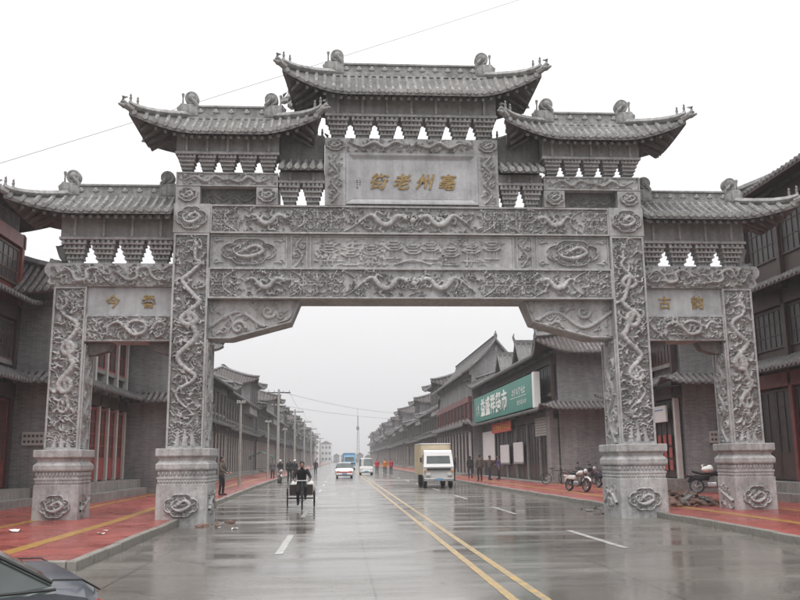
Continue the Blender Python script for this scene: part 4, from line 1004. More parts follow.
# ---------------------------------------------------------------- things on and beside the shophouses
def gp(px, py, z=0.0):                                   # photo pixel (800x600) to the point on level z
    d = FW + RT * ((px - 400) / 849.56) + UP * ((300 - py) / 849.56); t = (z - 1.65) / d.z
    return (-2.0711 + d.x * t, -23.568 + d.y * t, z)
SR = lambda o: setattr(o, 'rotation_euler', (math.pi / 2, 0, -math.pi / 2))
def pseudo_text(b, cx, cz, n, w, h, rng, ax):            # marks too small to read
    for i in range(n):
        u = cx + i * w * 1.2
        for _ in range(5):
            q = rng.uniform(.2, .5) * w; uu, zz = u + rng.uniform(-.25, .25) * w, cz + rng.uniform(-.4, .4) * h
            ax(b, uu - q, uu + q, zz - h * .05, zz + h * .05)
        uu = u + rng.uniform(-.2, .2) * w; ax(b, uu - w * .06, uu + w * .06, cz - h * .5, cz + h * .5)
sg_ = empty('shop_sign', 'long green shop sign with white lettering above the supermarket entrance', 'sign', (9.85, 28.8, 4.75))
b = MB(); b.box(0, .35, 0, 23.4, 0, 2.1); b.build('sign_board', 'sign_green', sg_)
b = MB(); b.box(-.012, .362, -.55, -.004, -.05, 2.15); b.build('end_panel', 'sign_white', sg_)
b = MB()
for y in (2, 8, 14, 20): b.tube([(.3, y, .3), (.95, y, .1)], .04, 6); b.tube([(.3, y, 1.7), (.95, y, 1.2)], .04, 6)
b.build('stays', 'metal_dark', sg_, kind='stuff')
for i, ch in enumerate('益盛祥超市'):
    o = link('white_character', text_mesh(ch, 1.55, .02, 'sign_white', .03), sg_, (-.02, 18.6 - i * 2.35, 1.08)); o.scale = (1.35, 1, 1); SR(o)
rng = random.Random(2); ax = lambda b, u0, u1, z0, z1: b.box(-.012, -.003, u0, u1, z0, z1)
b = MB(); b.box(-.012, -.003, 1.9, 7.0, .93, .97); b.build('rule_line', 'sign_white', sg_)
b = MB(); pseudo_text(b, 2.4, 1.32, 6, .62, .5, rng, ax); pseudo_text(b, 2.2, .55, 5, .5, .34, rng, ax); pseudo_text(b, 20.9, 1.05, 1, .6, 1.2, rng, ax); pseudo_text(b, 21.8, 1.05, 1, .5, 1.2, rng, ax); b.build('small_print', 'sign_white', sg_, kind='stuff')
bn = empty('banner', 'red banner with yellow lettering hanging under the supermarket eave', 'banner', (10.35, 38.4, 3.62))
b = MB(); b.box(0, .03, 0, 8.0, 0, .78); b.build('cloth', 'banner_red', bn)
b = MB(); pseudo_text(b, .6, .4, 8, .72, .5, rng, ax); b.build('lettering', 'banner_yellow', bn, kind='stuff')
for k, (ya, yb, za, zb_, nm, lb) in enumerate(((35.6, 38.8, 1.35, 2.75, 'notice_board', 'white notice board on the supermarket front beside the roller shutter'), (40.6, 44.0, 1.30, 2.65, 'notice_board', 'white notice board on the supermarket front under the red banner'), (46.5, 52.2, 1.5, 3.9, 'wall_panel', 'large white wall panel with red skirting at the far end of the supermarket'))):
    t = empty(nm, lb, 'board', (10.55, ya, za)); b = MB(); b.bbox(0, .08, 0, yb - ya, 0, zb_ - za, .015); b.build('face', 'white_board', t)
    b = MB(); b.box(-.02, .10, -.05, yb - ya + .05, -.12, -.002); b.build('bottom_rail', 'red_wood' if k == 2 else 'metal_light', t)
    if k < 2:
        for y in (.5, yb - ya - .5): b = MB(); b.tube([(.04, y, zb_ - za), (.04, y, zb_ - za + .9)], .02, 5); b.build('hanger', 'metal_light', t)
sh = empty('roller_shutter', 'pale roller shutter box at the near corner of the supermarket', 'shutter', (10.6, 28.2, 3.0))
for k in range(7): b = MB(); b.bbox(0, .14, 0, 3.6, k * .17, k * .17 + .155, .03); b.build('slat', 'shutter', sh)
pb = empty('corner_pier', 'grey brick pier at the near corner of the supermarket front', 'pier', (10.45, 27.1, 0)); b = MB(); b.bbox(0, .5, 0, 1.0, .15, 4.5, .02); b.build('shaft', 'brick_grey', pb); b = MB(); b.bbox(-.06, .5, -.06, 1.06, .15, .5, .02); b.build('foot', 'plinth', pb)
# small tiled dormers on the supermarket roof
for k, (yc, lb) in enumerate(((30.5, 'near'), (37.0, 'middle'), (44.0, 'far'))):
    b = MB(); cx, cz = 1.1, 9.05                       # local to the building at (10.8, 27)
    b.prism([(-1.25, 0), (1.25, 0), (0, 1.45)], 0, 2.6); b.xf(lambda x, y, z: (.15 + y, yc - 27 + x, 8.25 + z)); d_ = b.build('dormer', 'brick_grey', r1)
    t = MB()
    for sgn in (-1, 1):
        for i in range(9):
            y = lerp(-.35, 2.7, i / 8); t.tube([(y, sgn * 1.55, -.18), (y, sgn * .75, .62), (y, 0, 1.58)], .075, 5)
        t.add([(-.4, sgn * 1.6, -.25), (2.8, sgn * 1.6, -.25), (2.8, 0, 1.53), (-.4, 0, 1.53)], [(0, 1, 2, 3)])
    t.xf(lambda x, y, z: (.15 + x, yc - 27 + y, 8.3 + z)); t.build('roof_tiles', 'tile_grey', d_, smooth=50, kind='stuff')
    b = MB(); b.box(-.45, 2.9, -.09, .09, 1.5, 1.78); b.tube([(-.4, 0, 1.7), (-.5, 0, 2.0), (-.42, 0, 2.25)], [.1, .08, .03], 6); b.xf(lambda x, y, z: (.15 + x, yc - 27 + y, 8.3 + z)); b.build('ridge', 'tile_grey', d_)
# vent grilles in the brick end walls, white sign and paper strips on the doors
def vent(x, y, z, label, w=.85, h=.5):
    t = empty('vent_grille', label, 'vent', (x, y, z)); b = MB(); b.bbox(-w / 2, w / 2, -.04, .01, -h / 2, h / 2, .015); b.build('slab', 'post_pale', t)
    for i in range(5):
        for j in range(2): b = MB(); b.lathe([(.055, -.055), (.055, -.035)], ((i - 2) * w * .18, 0, (j - .5) * h * .42), 10, 'y'); b.build('hole', 'ink', t)
vent(-13.55, 9.56, 2.55, 'pale pierced vent grille in the end wall of the red-door shophouse')
vent(14.15, 12.36, 2.45, 'pale pierced vent grille in the brick wall behind the parked motorcycle')
ws = empty('shop_sign', 'small white sign with a red mark over the doors hung with red paper', 'sign', (12.2, 13.2, 3.15)); b = MB(); b.bbox(0, .10, 0, 2.6, 0, .72, .02); b.build('sign_board', 'white_board', ws)
b = MB(); b.ell((-.01, 2.1, .3), (.01, .16, .14), 8, 6); b.build('red_mark', 'banner_red', ws); b = MB(); b.box(-.012, -.003, .3, 1.7, .5, .56); b.build('blue_line', 'car_blue', ws)
for i in range(4):
    t = empty('paper_strip', 'row of red paper sheets pasted on the dark door, %s from the brick corner' % ordn[i], 'decoration', (12.40, 13.25 + i * .62, 1.05), group='red paper strips on the dark doors')
    for j in range(3): b = MB(); b.bbox(0, .02, 0, .34, j * .55, j * .55 + .44, .008); b.build('sheet', 'paper_red', t)
sb_ = empty('projecting_sign', 'red and yellow projecting sign on the shophouse behind the inner pillar', 'sign', (12.0, 15.6, 4.95)); b = MB(); b.bbox(-.85, .1, -.07, .07, 0, 1.5, .02); b.build('face', 'banner_red', sb_); b = MB(); b.bbox(.101, .28, -.08, .08, -.02, 1.52, .02); b.build('edge', 'banner_yellow', sb_); b = MB(); b.tube([(.1, 0, 1.2), (.6, 0, 1.2)], .03, 5); b.build('arm', 'metal_dark', sb_)
wp = empty('wall_panel', 'white panel at the foot of the first pale-posted shophouse', 'panel', (-12.36, 34.0, .6)); b = MB(); b.bbox(-.05, .05, 0, 2.6, 0, 3.2, .02); b.build('face', 'white_board', wp); b = MB(); b.box(-.06, .06, -.08, 2.68, -.1, -.002); b.build('rail', 'metal_light', wp)
wp = empty('wall_panel', 'white panel on the upper floor of the first pale-posted shophouse', 'panel', (-12.36, 34.2, 5.3)); b = MB(); b.bbox(-.05, .05, 0, 3.0, 0, 2.0, .02); b.build('face', 'white_board', wp); b = MB(); b.box(-.06, .06, -.08, 3.08, -.1, -.002); b.build('rail', 'metal_light', wp)

# ---------------------------------------------------------------- poles, wires, mast
def pole(loc, h, r, arms, label, name='utility_pole'):
    t = empty(name, label, 'pole', loc); b = MB(); b.tube([(0, 0, 0), (0, 0, h)], [r, r * .62], 8); b.build('shaft', 'concrete_pole', t, smooth=60)
    for z, wd in arms:
        b = MB(); b.box(-wd, wd, -.05, .05, z - .05, z + .05); a = b.build('crossarm', 'metal_dark', t)
        for q in (-wd * .9, -wd * .4, wd * .4, wd * .9): i = MB(); i.lathe([(.03, 0), (.06, .06), (.03, .12), (.06, .16), (.02, .2)], (q, 0, z + .05), 6); i.build('insulator', 'post_pale', a)
    return t
P1 = [(-8.2, 62, 8.5), (-8.2, 93, 8.3), (-8.2, 124, 8.3), (-8.2, 158, 8.3), (-8.2, 195, 8.3), (-8.2, 240, 8.3)]
for i, (x, y, h) in enumerate(P1): pole((x, y, .15), h, .17, [(h - .35, 1.15), (h - 1.7, .7)] if i < 4 else [(h - .35, 1.1)], 'concrete utility pole with wooden crossarms, %s from the archway' % ordn[i])
for i, (x, y, h) in enumerate(((-8.3, 30.7, 5.2), (-8.3, 51.5, 4.9), (-8.3, 74, 5.0))): pole((x, y, .15), h, .10, [(h - .2, .25)], 'short pale post without wires on the pavement, %s from the archway' % ordn[i], 'street_post')
def wire(label, a, b_, sag, r=.012, n=14):
    m = MB(); m.tube([(lerp(a[0], b_[0], i / n), lerp(a[1], b_[1], i / n), lerp(a[2], b_[2], i / n) - sag * 4 * (i / n) * (1 - i / n)) for i in range(n + 1)], r, 4)
    o = m.build('wire', 'wire_grey'); o['label'] = label; o['category'] = 'wire'
wire('thin overhead wire rising behind the archway roofs', (-14.6, 5.0, 11.43), (14.0, 5.0, 21.98), .12, .011)
for k, dx in enumerate((-1.0, 1.0)):
    for i in range(4): wire('overhead wire between the %s and %s utility poles, %s side' % (ordn[i], ordn[i + 1], ('wall', 'road')[k]), (P1[i][0] + dx, P1[i][1], P1[i][2] + .05), (P1[i + 1][0] + dx, P1[i + 1][1], P1[i + 1][2] + .05), .5, .014, 8)
wire('upper wire crossing the road from the first utility pole', (-8.2, 62, 8.45), (12.5, 120, 9.3), .8, .018); wire('lower wire crossing the road from the first utility pole', (-8.2, 62, 7.1), (12.5, 95, 7.0), .5, .016)
mt = empty('lattice_mast', 'slender radio mast with a ball rising at the end of the street', 'mast', (8.5, 500, 0)); b = MB()
for q in range(3): a0 = q * 2.094; b.tube([(1.1 * math.cos(a0), 1.1 * math.sin(a0), 0), (.2 * math.cos(a0), .2 * math.sin(a0), 28)], .14, 4)
b.build('legs', 'metal_dark', mt, kind='stuff'); b = MB()
for k in range(14): rr_ = lerp(1.1, .2, k / 14); b.tube([(rr_ * math.cos(q * 2.094), rr_ * math.sin(q * 2.094), 2 * k) for q in (0, 1, 2, 0)], .07, 4)
b.build('bracing', 'metal_dark', mt, kind='stuff'); b = MB(); b.ell((0, 0, 20.5), (1.0, 1.0, 1.3)); b.build('ball', 'metal_dark', mt, smooth=True); b = MB(); b.tube([(0, 0, 27.9), (0, 0, 33)], .1, 5); b.build('aerial', 'metal_dark', mt)
# closing the far end of the street
for k, (x, y, w_, h_, lb) in enumerate(((-16.5, 440, 6.5, 11.5, 'white apartment block at the far end of the street, the nearer of two'), (-10.0, 452, 6.0, 10.5, 'white apartment block at the far end of the street, the farther of two'))):
    t = empty('apartment_block', lb, 'building', (x, y, 0)); b = MB(); b.box(-w_ / 2, w_ / 2, 0, 9, -.05, h_); b.build('wall', 'far_wall', t)
    b = MB(); b.prism([(-w_ / 2 - .4, h_), (w_ / 2 + .4, h_), (0, h_ + 1.6)], -.4, 9.4); b.build('roof', 'tile_grey', t)
    for i in range(3):
        for j in range(3): window(t, 'window', (-w_ / 2 + .7 + i * w_ * .31, -.05, 1.5 + j * 3.1), 1.2, 1.5, 2, 1, .1, 'far_wall', rz=-math.pi / 2)
rng = random.Random(9)
for k in range(7):
    x = -9 + k * 4.6; t = empty('low_house', 'low grey house closing off the end of the street, %s from the apartment blocks' % ordn[k], 'building', (x, 470 + rng.uniform(0, 25), 0), group='low houses at the end of the street')
    w_, h_ = rng.uniform(3.6, 4.6), rng.uniform(3.0, 5.0); b = MB(); b.box(-w_ / 2, w_ / 2, 0, 7, -.05, h_); b.build('wall', 'brick_far', t); b = MB(); b.prism([(-w_ / 2 - .3, h_), (w_ / 2 + .3, h_), (0, h_ + 1.5)], -.3, 7.3); b.build('roof', 'tile_grey', t)
    window(t, 'window', (-.6, -.05, 1.0), 1.2, 1.2, 2, 1, .1, 'far_wall', rz=-math.pi / 2)

# ---------------------------------------------------------------- vehicles
def wheel(parent, loc, R, wd, name='wheel', rim='metal_light'):
    b = MB(); b.lathe([(R * .62, -wd / 2), (R * .92, -wd / 2), (R, -wd * .3), (R, wd * .3), (R * .92, wd / 2), (R * .62, wd / 2)], (0, 0, 0), 20, 'x'); o = b.build(name, 'black_rubber', parent, smooth=40, loc=loc)
    b = MB(); b.lathe([(R * .1, -wd * .3), (R * .60, -wd * .42), (R * .64, -wd * .2), (R * .64, wd * .2), (R * .60, wd * .42), (R * .1, wd * .3)], (0, 0, 0), 16, 'x'); b.build('rim', rim, o, smooth=30); return o
def car(t, st, paint, R=.29, track=.66, axles=(-1.3, 1.25), rear=False):
    """st: (y, zb, zbelt, ztop, w_low, w_belt, w_top, glass) from front (-y) to back"""
    rings = []
    for (y, zb, zt, zr, wl, wb_, wr, gl) in st:
        half = [(wl * .86, zb), (wl, zb + .10), (wb_, lerp(zb, zt, .55)), (wb_ * .985, zt), (wr, zr - .03), (wr * .86, zr), (wr * .45, zr + .015)]
        rings.append([(x, y, z) for x, z in half] + [(-x, y, z) for x, z in half[::-1]])
    n = 14; body, sides, wind = MB(), [MB(), MB()], {}
    body.v = [p for r in rings for p in r]
    for i in range(len(rings) - 1):
        for j in range(n):
            f = (i * n + j, i * n + (j + 1) % n, (i + 1) * n + (j + 1) % n, (i + 1) * n + j); g0, g1 = st[i][7], st[i + 1][7]
            if j in (3, 9) and g0 in 'cw' and g1 in 'cw' and (g0, g1) != ('w', 'w'): 
                q = sides[0 if j == 3 else 1]; q.add([body.v[k] for k in f], [(0, 1, 2, 3)])
            elif 4 <= j <= 8 and 'w' in (g0, g1) and g0 + g1 in ('wc', 'cw'):
                wind.setdefault(i, MB()).add([body.v[k] for k in f], [(0, 1, 2, 3)])
            else: body.f.append(f)
    body.f += [tuple(range(n))[::-1], tuple((len(rings) - 1) * n + k for k in range(n))]
    body.build('body', paint, t, smooth=35)
    for q in sides: q.build('side_window', 'car_glass', t)
    for k, (i, q) in enumerate(sorted(wind.items())): q.build('windscreen' if k == 0 else 'rear_window', 'car_glass', t, smooth=40)
    for y in axles:
        for sx in (-1, 1): wheel(t, (sx * track, y, R), R, .18)
    y0, y1 = st[0][0], st[-1][0]; w0 = st[1][5]
    for sx in (-1, 1):
        b = MB(); b.bbox(-.16, .16, -.05, .06, -.075, .075, .03); b.build('headlight', 'lamp_clear', t, loc=(sx * w0 * .72, y0 + .02, .62))
        b = MB(); b.bbox(-.13, .13, -.05, .05, -.09, .09, .03); b.build('tail_light', 'lamp_red', t, loc=(sx * st[-2][5] * .78, y1 - .02, .74))
        b = MB(); b.bbox(-.09, .09, -.05, .05, -.06, .06, .03); b.build('mirror', paint, t, loc=(sx * (w0 + .14), st[3][0] + .2, .98))
    for yb, d in ((y0, -1), (y1, 1)):
        b = MB(); b.bbox(-w0 * .95, w0 * .95, -.10, .10, .30, .48, .05); b.build('bumper', paint, t, loc=(0, yb + d * .03, 0))
        b = MB(); b.box(-.22, .22, -.01, .01, -.07, .07); b.build('number_plate', 'car_blue', t, loc=(0, yb + d * .142, .40))
SAL = [(-2.12, .28, .55, .60, .66, .70, .60, 'b'), (-2.0, .22, .62, .70, .74, .78, .68, 'b'), (-1.2, .20, .78, .86, .80, .83, .74, 'b'), (-.92, .20, .84, .90, .80, .84, .74, 'w'), (-.22, .20, .88, 1.36, .80, .84, .58, 'c'), (.25, .20, .89, 1.40, .80, .84, .60, 'c'), (.80, .20, .90, 1.37, .80, .84, .58, 'c'), (1.38, .20, .92, .97, .80, .83, .70, 'w'), (1.85, .22, .88, .96, .78, .81, .70, 'b'), (2.06, .30, .80, .90, .72, .76, .64, 'b')]
VAN = [(-1.78, .26, .62, .72, .64, .68, .58, 'b'), (-1.66, .22, .86, .94, .72, .75, .66, 'w'), (-1.0, .22, .98, 1.74, .74, .76, .60, 'c'), (0, .22, 1.0, 1.80, .74, .76, .62, 'c'), (1.5, .22, 1.0, 1.78, .74, .76, .62, 'c'), (1.74, .22, .98, 1.10, .74, .75, .62, 'w'), (1.80, .26, .80, .95, .70, .72, .62, 'b')]
STUB = [(-2.12, .28, .55, .60, .66, .70, .60, 'b'), (-2.0, .22, .62, .70, .74, .78, .68, 'b'), (-1.2, .20, .78, .86, .80, .83, .74, 'b'), (-.92, .20, .84, .90, .80, .84, .74, 'w'), (-.22, .20, .88, 1.36, .80, .84, .58, 'c'), (.35, .20, .89, 1.40, .80, .84, .60, 'c'), (1.10, .20, .90, 1.35, .80, .84, .58, 'c'), (1.80, .20, .90, .96, .80, .82, .70, 'w'), (1.98, .22, .86, .945, .78, .80, .70, 'b'), (2.08, .30, .78, .88, .72, .74, .64, 'b')]
ct = empty('parked_car', 'dark grey saloon car at the street corner by the red pavement', 'car', (-5.70, -18.38, 0), rad(-62)); car(ct, STUB, 'car_grey')
b = MB()
for sx in (-1, 1):
    b.tube([(sx * .832, -.92, .90), (sx * .842, .35, .905), (sx * .842, 1.10, .915), (sx * .822, 1.80, .925)], .009, 5); b.tube([(sx * .59, -.2, 1.345), (sx * .61, .35, 1.385), (sx * .59, 1.10, 1.335), (sx * .71, 1.80, .95)], .011, 5); b.tube([(sx * .80, .35, .92), (sx * .62, .35, 1.37)], .03, 4)
b.build('window_trim', 'black_rubber', ct); b = MB()
for sx in (-1, 1): b.tube([(sx * .70, 1.80, .965), (sx * .70, 1.97, .955), (sx * .62, 2.085, .885)], .006, 4)
b.tube([(-.62, 2.095, .88), (.62, 2.095, .88)], .006, 4); b.build('boot_seam', 'black_rubber', ct)
for sx in (-1, 1):
    for y in (.3, -.75): b = MB(); b.bbox(-.02, .02, -.09, .09, -.02, .02, .01); b.build('door_handle', 'metal_dark', ct, loc=(sx * .845, y + .5, .78))
vt = empty('minivan', 'small white minivan driving along the middle of the road', 'van', (.75, 72.0, 0)); car(vt, VAN, 'car_white', .28, .62, (-1.15, 1.2))
c2 = empty('saloon_car', 'white and red saloon car ahead of the white minivan', 'car', (-1.7, 57.0, 0)); car(c2, SAL, 'car_white')
b = MB(); b.bbox(-.72, .72, -.06, .06, .48, .62, .03); b.build('grille_band', 'car_red', c2, loc=(0, -2.10, 0))
def truck(t, paint, boxmat, w=.86, H=2.5):
    b = MB(); rings = []
    for y, z0, z1, wl in ((-1.0, .55, 1.05, w * .94), (-1.06, .45, 1.2, w), (-.98, .42, 1.35, w), (-.72, .42, H * .82, w * .93), (-.55, .42, H * .86, w * .93), (.35, .42, H * .86, w * .93)):
        rings.append([(-wl, y, z0), (wl, y, z0), (wl, y, z1), (-wl, y, z1)])
    b.ringloft(rings); b.build('cab', paint, t, smooth=30)
    b = MB(); b.add([(-w * .80, -.975, 1.38), (w * .80, -.975, 1.38), (w * .76, -.765, H * .77), (-w * .76, -.765, H * .77)], [(0, 1, 2, 3)]); b.build('windscreen', 'car_glass', t)
    for sx in (-1, 1):
        b = MB(); b.add([(sx * (w * .97 + .006), -.75, 1.38), (sx * (w * .97 + .006), .1, 1.38), (sx * (w * .94 + .006), .1, H * .76), (sx * (w * .94 + .006), -.55, H * .76)], [(0, 1, 2, 3)]); b.build('side_window', 'car_glass', t)
        b = MB(); b.bbox(-.13, .13, -.03, .03, -.08, .08, .02); b.build('headlight', 'lamp_clear', t, loc=(sx * w * .72, -1.08, .78))
        b = MB(); b.bbox(-.05, .05, -.03, .03, -.06, .06, .015); b.build('indicator', 'lamp_orange', t, loc=(sx * w * .9, -1.07, .95))
        b = MB(); b.bbox(-.05, .05, -.04, .04, -.14, .14, .02); b.tube([(0, 0, .1), (-sx * .15, .1, .25)], .015, 4); b.build('mirror', 'metal_dark', t, loc=(sx * (w + .14), -.85, 1.6))
        wheel(t, (sx * w * .86, -.35, .36), .36, .2); wheel(t, (sx * w * .80, 2.9, .36), .36, .26)
    b = MB(); b.bbox(-w, w, -.09, .09, .40, .58, .04); b.build('bumper', 'metal_light', t, loc=(0, -1.10, 0)); b = MB(); b.box(-.22, .22, -.01, .01, -.06, .06); b.build('number_plate', 'car_blue', t, loc=(0, -1.205, .5))
    b = MB(); b.box(-w * .8, w * .8, -.09, -.06, 1.0, 1.12); b.build('grille', 'metal_dark', t, loc=(0, -1.0, 0))
    b = MB(); b.box(-.3, .3, .3, 4.0, .5, .68); b.build('chassis', 'metal_dark', t)
    b = MB(); b.bbox(-w * 1.03, w * 1.03, .45, 4.3, .72, H, .03); bx = b.build('cargo_box', boxmat, t)
    for sx in (-1, 1):
        for k in range(8): b = MB(); b.box(min(sx * w * 1.03, sx * (w * 1.03 + .03)), max(sx * w * 1.03, sx * (w * 1.03 + .03)), .55 + k * .52, .62 + k * .52, .75, H - .03); b.build('rib', boxmat, bx)
    b = MB(); b.bbox(-w * 1.05, w * 1.05, .42, 4.33, H + .003, H + .06, .02); b.build('roof_trim', paint, bx)
tr = empty('box_truck', 'small white box truck with yellow cargo box facing the archway', 'truck', (3.55, 26.8, 0)); truck(tr, 'car_white', 'box_yellow')
tr = empty('box_truck', 'pale blue truck far down the road behind the white minivan', 'truck', (-.6, 118.0, 0)); truck(tr, 'car_blue', 'car_blue', .95, 2.7)
def cyc_wheel(t, loc, R, name='wheel'):
    b = MB(); b.lathe([(R - .045, -.012), (R - .02, -.022), (R, 0), (R - .02, .022), (R - .045, .012), (R - .045, -.012)], (0, 0, 0), 22, 'x', False); o = b.build(name, 'black_rubber', t, smooth=40, loc=loc)
    b = MB()
    for k in range(10): a = k * math.pi / 5; b.tube([(0, 0, 0), (0, (R - .03) * math.cos(a), (R - .03) * math.sin(a))], .006, 3)
    b.lathe([(.015, -.05), (.03, -.04), (.03, .04), (.015, .05)], (0, 0, 0), 8, 'x'); b.build('spokes', 'metal_light', o)
    return o
def motorcycle(label, loc, rz, paint):
    t = empty('motorcycle', label, 'motorcycle', loc, rz, 'motorcycles parked by the archway'); t.rotation_euler = (0, rad(7), rz)
    for y in (-.65, .62):
        b = MB(); b.lathe([(.22, -.045), (.27, -.055), (.30, 0), (.27, .055), (.22, .045), (.22, -.045)], (0, 0, 0), 20, 'x', False); o = b.build('wheel', 'black_rubber', t, smooth=40, loc=(0, y, .30))
        b = MB(); b.lathe([(.205, -.03), (.225, -.03), (.225, .03), (.205, .03), (.205, -.03)], (0, 0, 0), 18, 'x', False); b.lathe([(.03, -.06), (.07, -.05), (.07, .05), (.03, .06)], (0, 0, 0), 10, 'x')
        for k in range(8): q = k * math.pi / 4; b.tube([(0, 0, 0), (0, .21 * math.cos(q), .21 * math.sin(q))], .007, 3)
        b.build('rim', 'metal_light', o)
    b = MB()
    for sx in (-.07, .07): b.tube([(sx, -.65, .3), (sx, -.50, .70), (sx, -.42, .98)], .022, 6); b.tube([(sx, .62, .3), (sx, .45, .72)], .025, 6)
    b.tube([(0, -.45, .85), (0, -.1, .74), (0, .3, .66), (0, .7, .72)], .04, 6); b.tube([(0, -.42, .72), (0, -.2, .28), (0, .25, .28), (0, .62, .3)], .035, 6); b.build('frame', 'metal_dark', t, smooth=40)
    b = MB(); b.bbox(-.13, .13, -.18, .20, .24, .46, .05); b.tube([(0, -.12, .44), (0, -.17, .66)], .09, 8)
    for k in range(4): b.lathe([(.02, 0), (.12, 0), (.12, .012), (.02, .012)], (0, -.14 - k * .008, .47 + k * .045), 10)
    b.build('engine', 'metal_light', t, smooth=30)
    b = MB(); b.ringloft([[(wd * math.cos(k * math.pi / 6), y, z + hh * math.sin(k * math.pi / 6)) for k in range(12)] for y, z, wd, hh in ((-.42, .84, .05, .05), (-.34, .84, .12, .10), (-.15, .82, .14, .11), (.04, .77, .11, .07), (.08, .76, .06, .04))]); b.build('fuel_tank', paint, t, smooth=50)
    b = MB(); b.ringloft([[(wd * math.cos(k * math.pi / 6), y, z + .055 * math.sin(k * math.pi / 6)) for k in range(12)] for y, z, wd in ((.02, .79, .07), (.12, .80, .12), (.40, .80, .14), (.66, .86, .13), (.78, .90, .07))]); b.build('saddle', 'black_rubber', t, smooth=50)
    b = MB(); b.bbox(-.12, .12, .12, .62, .52, .72, .05); b.build('side_panel', paint, t, smooth=40); b = MB(); b.bbox(-.10, .10, .72, 1.02, .66, .72, .02); b.tube([(0, .6, .62), (0, .85, .60), (0, .95, .45)], [.09, .08, .06], 8); b.build('rear_mudguard', paint, t, smooth=40)
    b = MB(); b.tube([(-.36, -.26, 1.04), (-.30, -.32, 1.06), (-.12, -.42, 1.0), (.12, -.42, 1.0), (.30, -.32, 1.06), (.36, -.26, 1.04)], .017, 6); b.build('handlebar', 'metal_dark', t)
    for sx in (-1, 1): b = MB(); b.tube([(sx * .24, -.36, 1.04), (sx * .30, -.36, 1.20)], .008, 4); b.ell((sx * .32, -.36, 1.23), (.07, .02, .045), 8, 5); b.build('mirror', 'metal_dark', t)
    b = MB(); b.ell((0, -.53, .90), (.11, .09, .11)); b.build('headlight', 'lamp_clear', t, smooth=True); b = MB(); b.ell((0, .98, .74), (.07, .03, .05)); b.build('tail_light', 'lamp_red', t, smooth=True)
    b = MB(); b.tube([(.12, -.1, .3), (.14, .2, .24), (.15, .5, .30), (.15, .9, .38)], [.025, .03, .05, .05], 7); b.build('exhaust', 'metal_light', t, smooth=40)
    b = MB(); b.tube([(0, -.65 + .34 * math.cos(q), .30 + .34 * math.sin(q)) for q in np.linspace(.5, 2.6, 7)], .045, 6); b.build('mudguard', paint, t, smooth=40)
    return t
def bicycle(label, loc, rz):
    t = empty('bicycle', label, 'bicycle', loc, rz); cyc_wheel(t, (0, -.53, .33), .33); cyc_wheel(t, (0, .53, .33), .33)
    b = MB(); b.tube([(0, -.53, .33), (0, -.42, .72), (0, -.38, .95)], .016, 5); b.tube([(0, -.41, .78), (0, .16, .76)], .016, 5); b.tube([(0, -.43, .70), (0, .06, .30), (0, .18, .85)], .016, 5); b.tube([(0, .06, .30), (0, .53, .33), (0, .17, .74)], .014, 5); b.build('frame', 'metal_dark', t)
    b = MB(); b.tube([(-.26, -.22, 1.0), (-.2, -.38, .99), (.2, -.38, .99), (.26, -.22, 1.0)], .014, 5); b.build('handlebar', 'metal_light', t); b = MB(); b.bbox(-.08, .08, .06, .32, .86, .92, .03); b.build('saddle', 'black_rubber', t); b = MB(); b.bbox(-.15, .15, -.66, -.42, .72, .92, .03); b.build('basket', 'metal_light', t)
motorcycle('dark motorcycle carrying a white bag by the vent grille', (12.95, 10.6, .15), rad(62), 'cloth_black')
b = MB(); b.ell((0, 0, .12), (.26, .17, .13)); b.ell((.12, .05, .2), (.13, .12, .10)); b.tube([(-.16, 0, .16), (-.22, 0, .30), (-.12, 0, .32)], [.05, .03, .02], 5); o = b.build('carrier_bag', 'paper', None, smooth=True, loc=(12.72, 10.48, 1.0)); o['label'] = 'white carrier bag on the tank of the dark motorcycle'; o['category'] = 'bag'
motorcycle('white-tanked motorcycle parked beside the inner pillar near the supermarket', (gp(600, 496, .15)[0] + .35, 14.5, .15), rad(20), 'car_white')
bicycle('bicycle leaning by the supermarket brick end wall', (12.0, 25.9, .15), rad(80)); bicycle('bicycle parked in front of the supermarket near the brick pier', (10.2, 25.4, .15), rad(95))
motorcycle('white scooter-like motorcycle standing among the people on the kerb', (gp(284, 481, .02)[0], 41.5, .0), rad(10), 'car_white')
motorcycle('black motorcycle standing alone by the supermarket brick end wall', (11.6, 24.0, .15), rad(35), 'cloth_black')
motorcycle('navy motorcycle standing between two others near the inner pedestal', (11.0, 18.6, .15), rad(15), 'cloth_navy')
gs = empty('market_stall', 'small green tarpaulin stall between the utility poles', 'stall', (-9.4, 58.0, .15))
for x, y in ((-.9, -.7), (.9, -.7), (-.9, .7), (.9, .7)): b = MB(); b.tube([(x, y, 0), (x, y, 2.0)], .025, 5); b.build('leg', 'metal_light', gs)
b = MB(); b.prism([(-1.1, 1.9), (0, 2.35), (1.1, 1.9), (1.1, 1.6), (1.07, 1.6), (1.07, 1.88), (0, 2.31), (-1.07, 1.88), (-1.07, 1.6), (-1.1, 1.6)], -.9, .9); b.build('canopy', 'tarp_green', gs); b = MB(); b.bbox(-.8, .8, -.5, .5, .75, .80, .01); b.build('counter', 'brown_wood', gs)

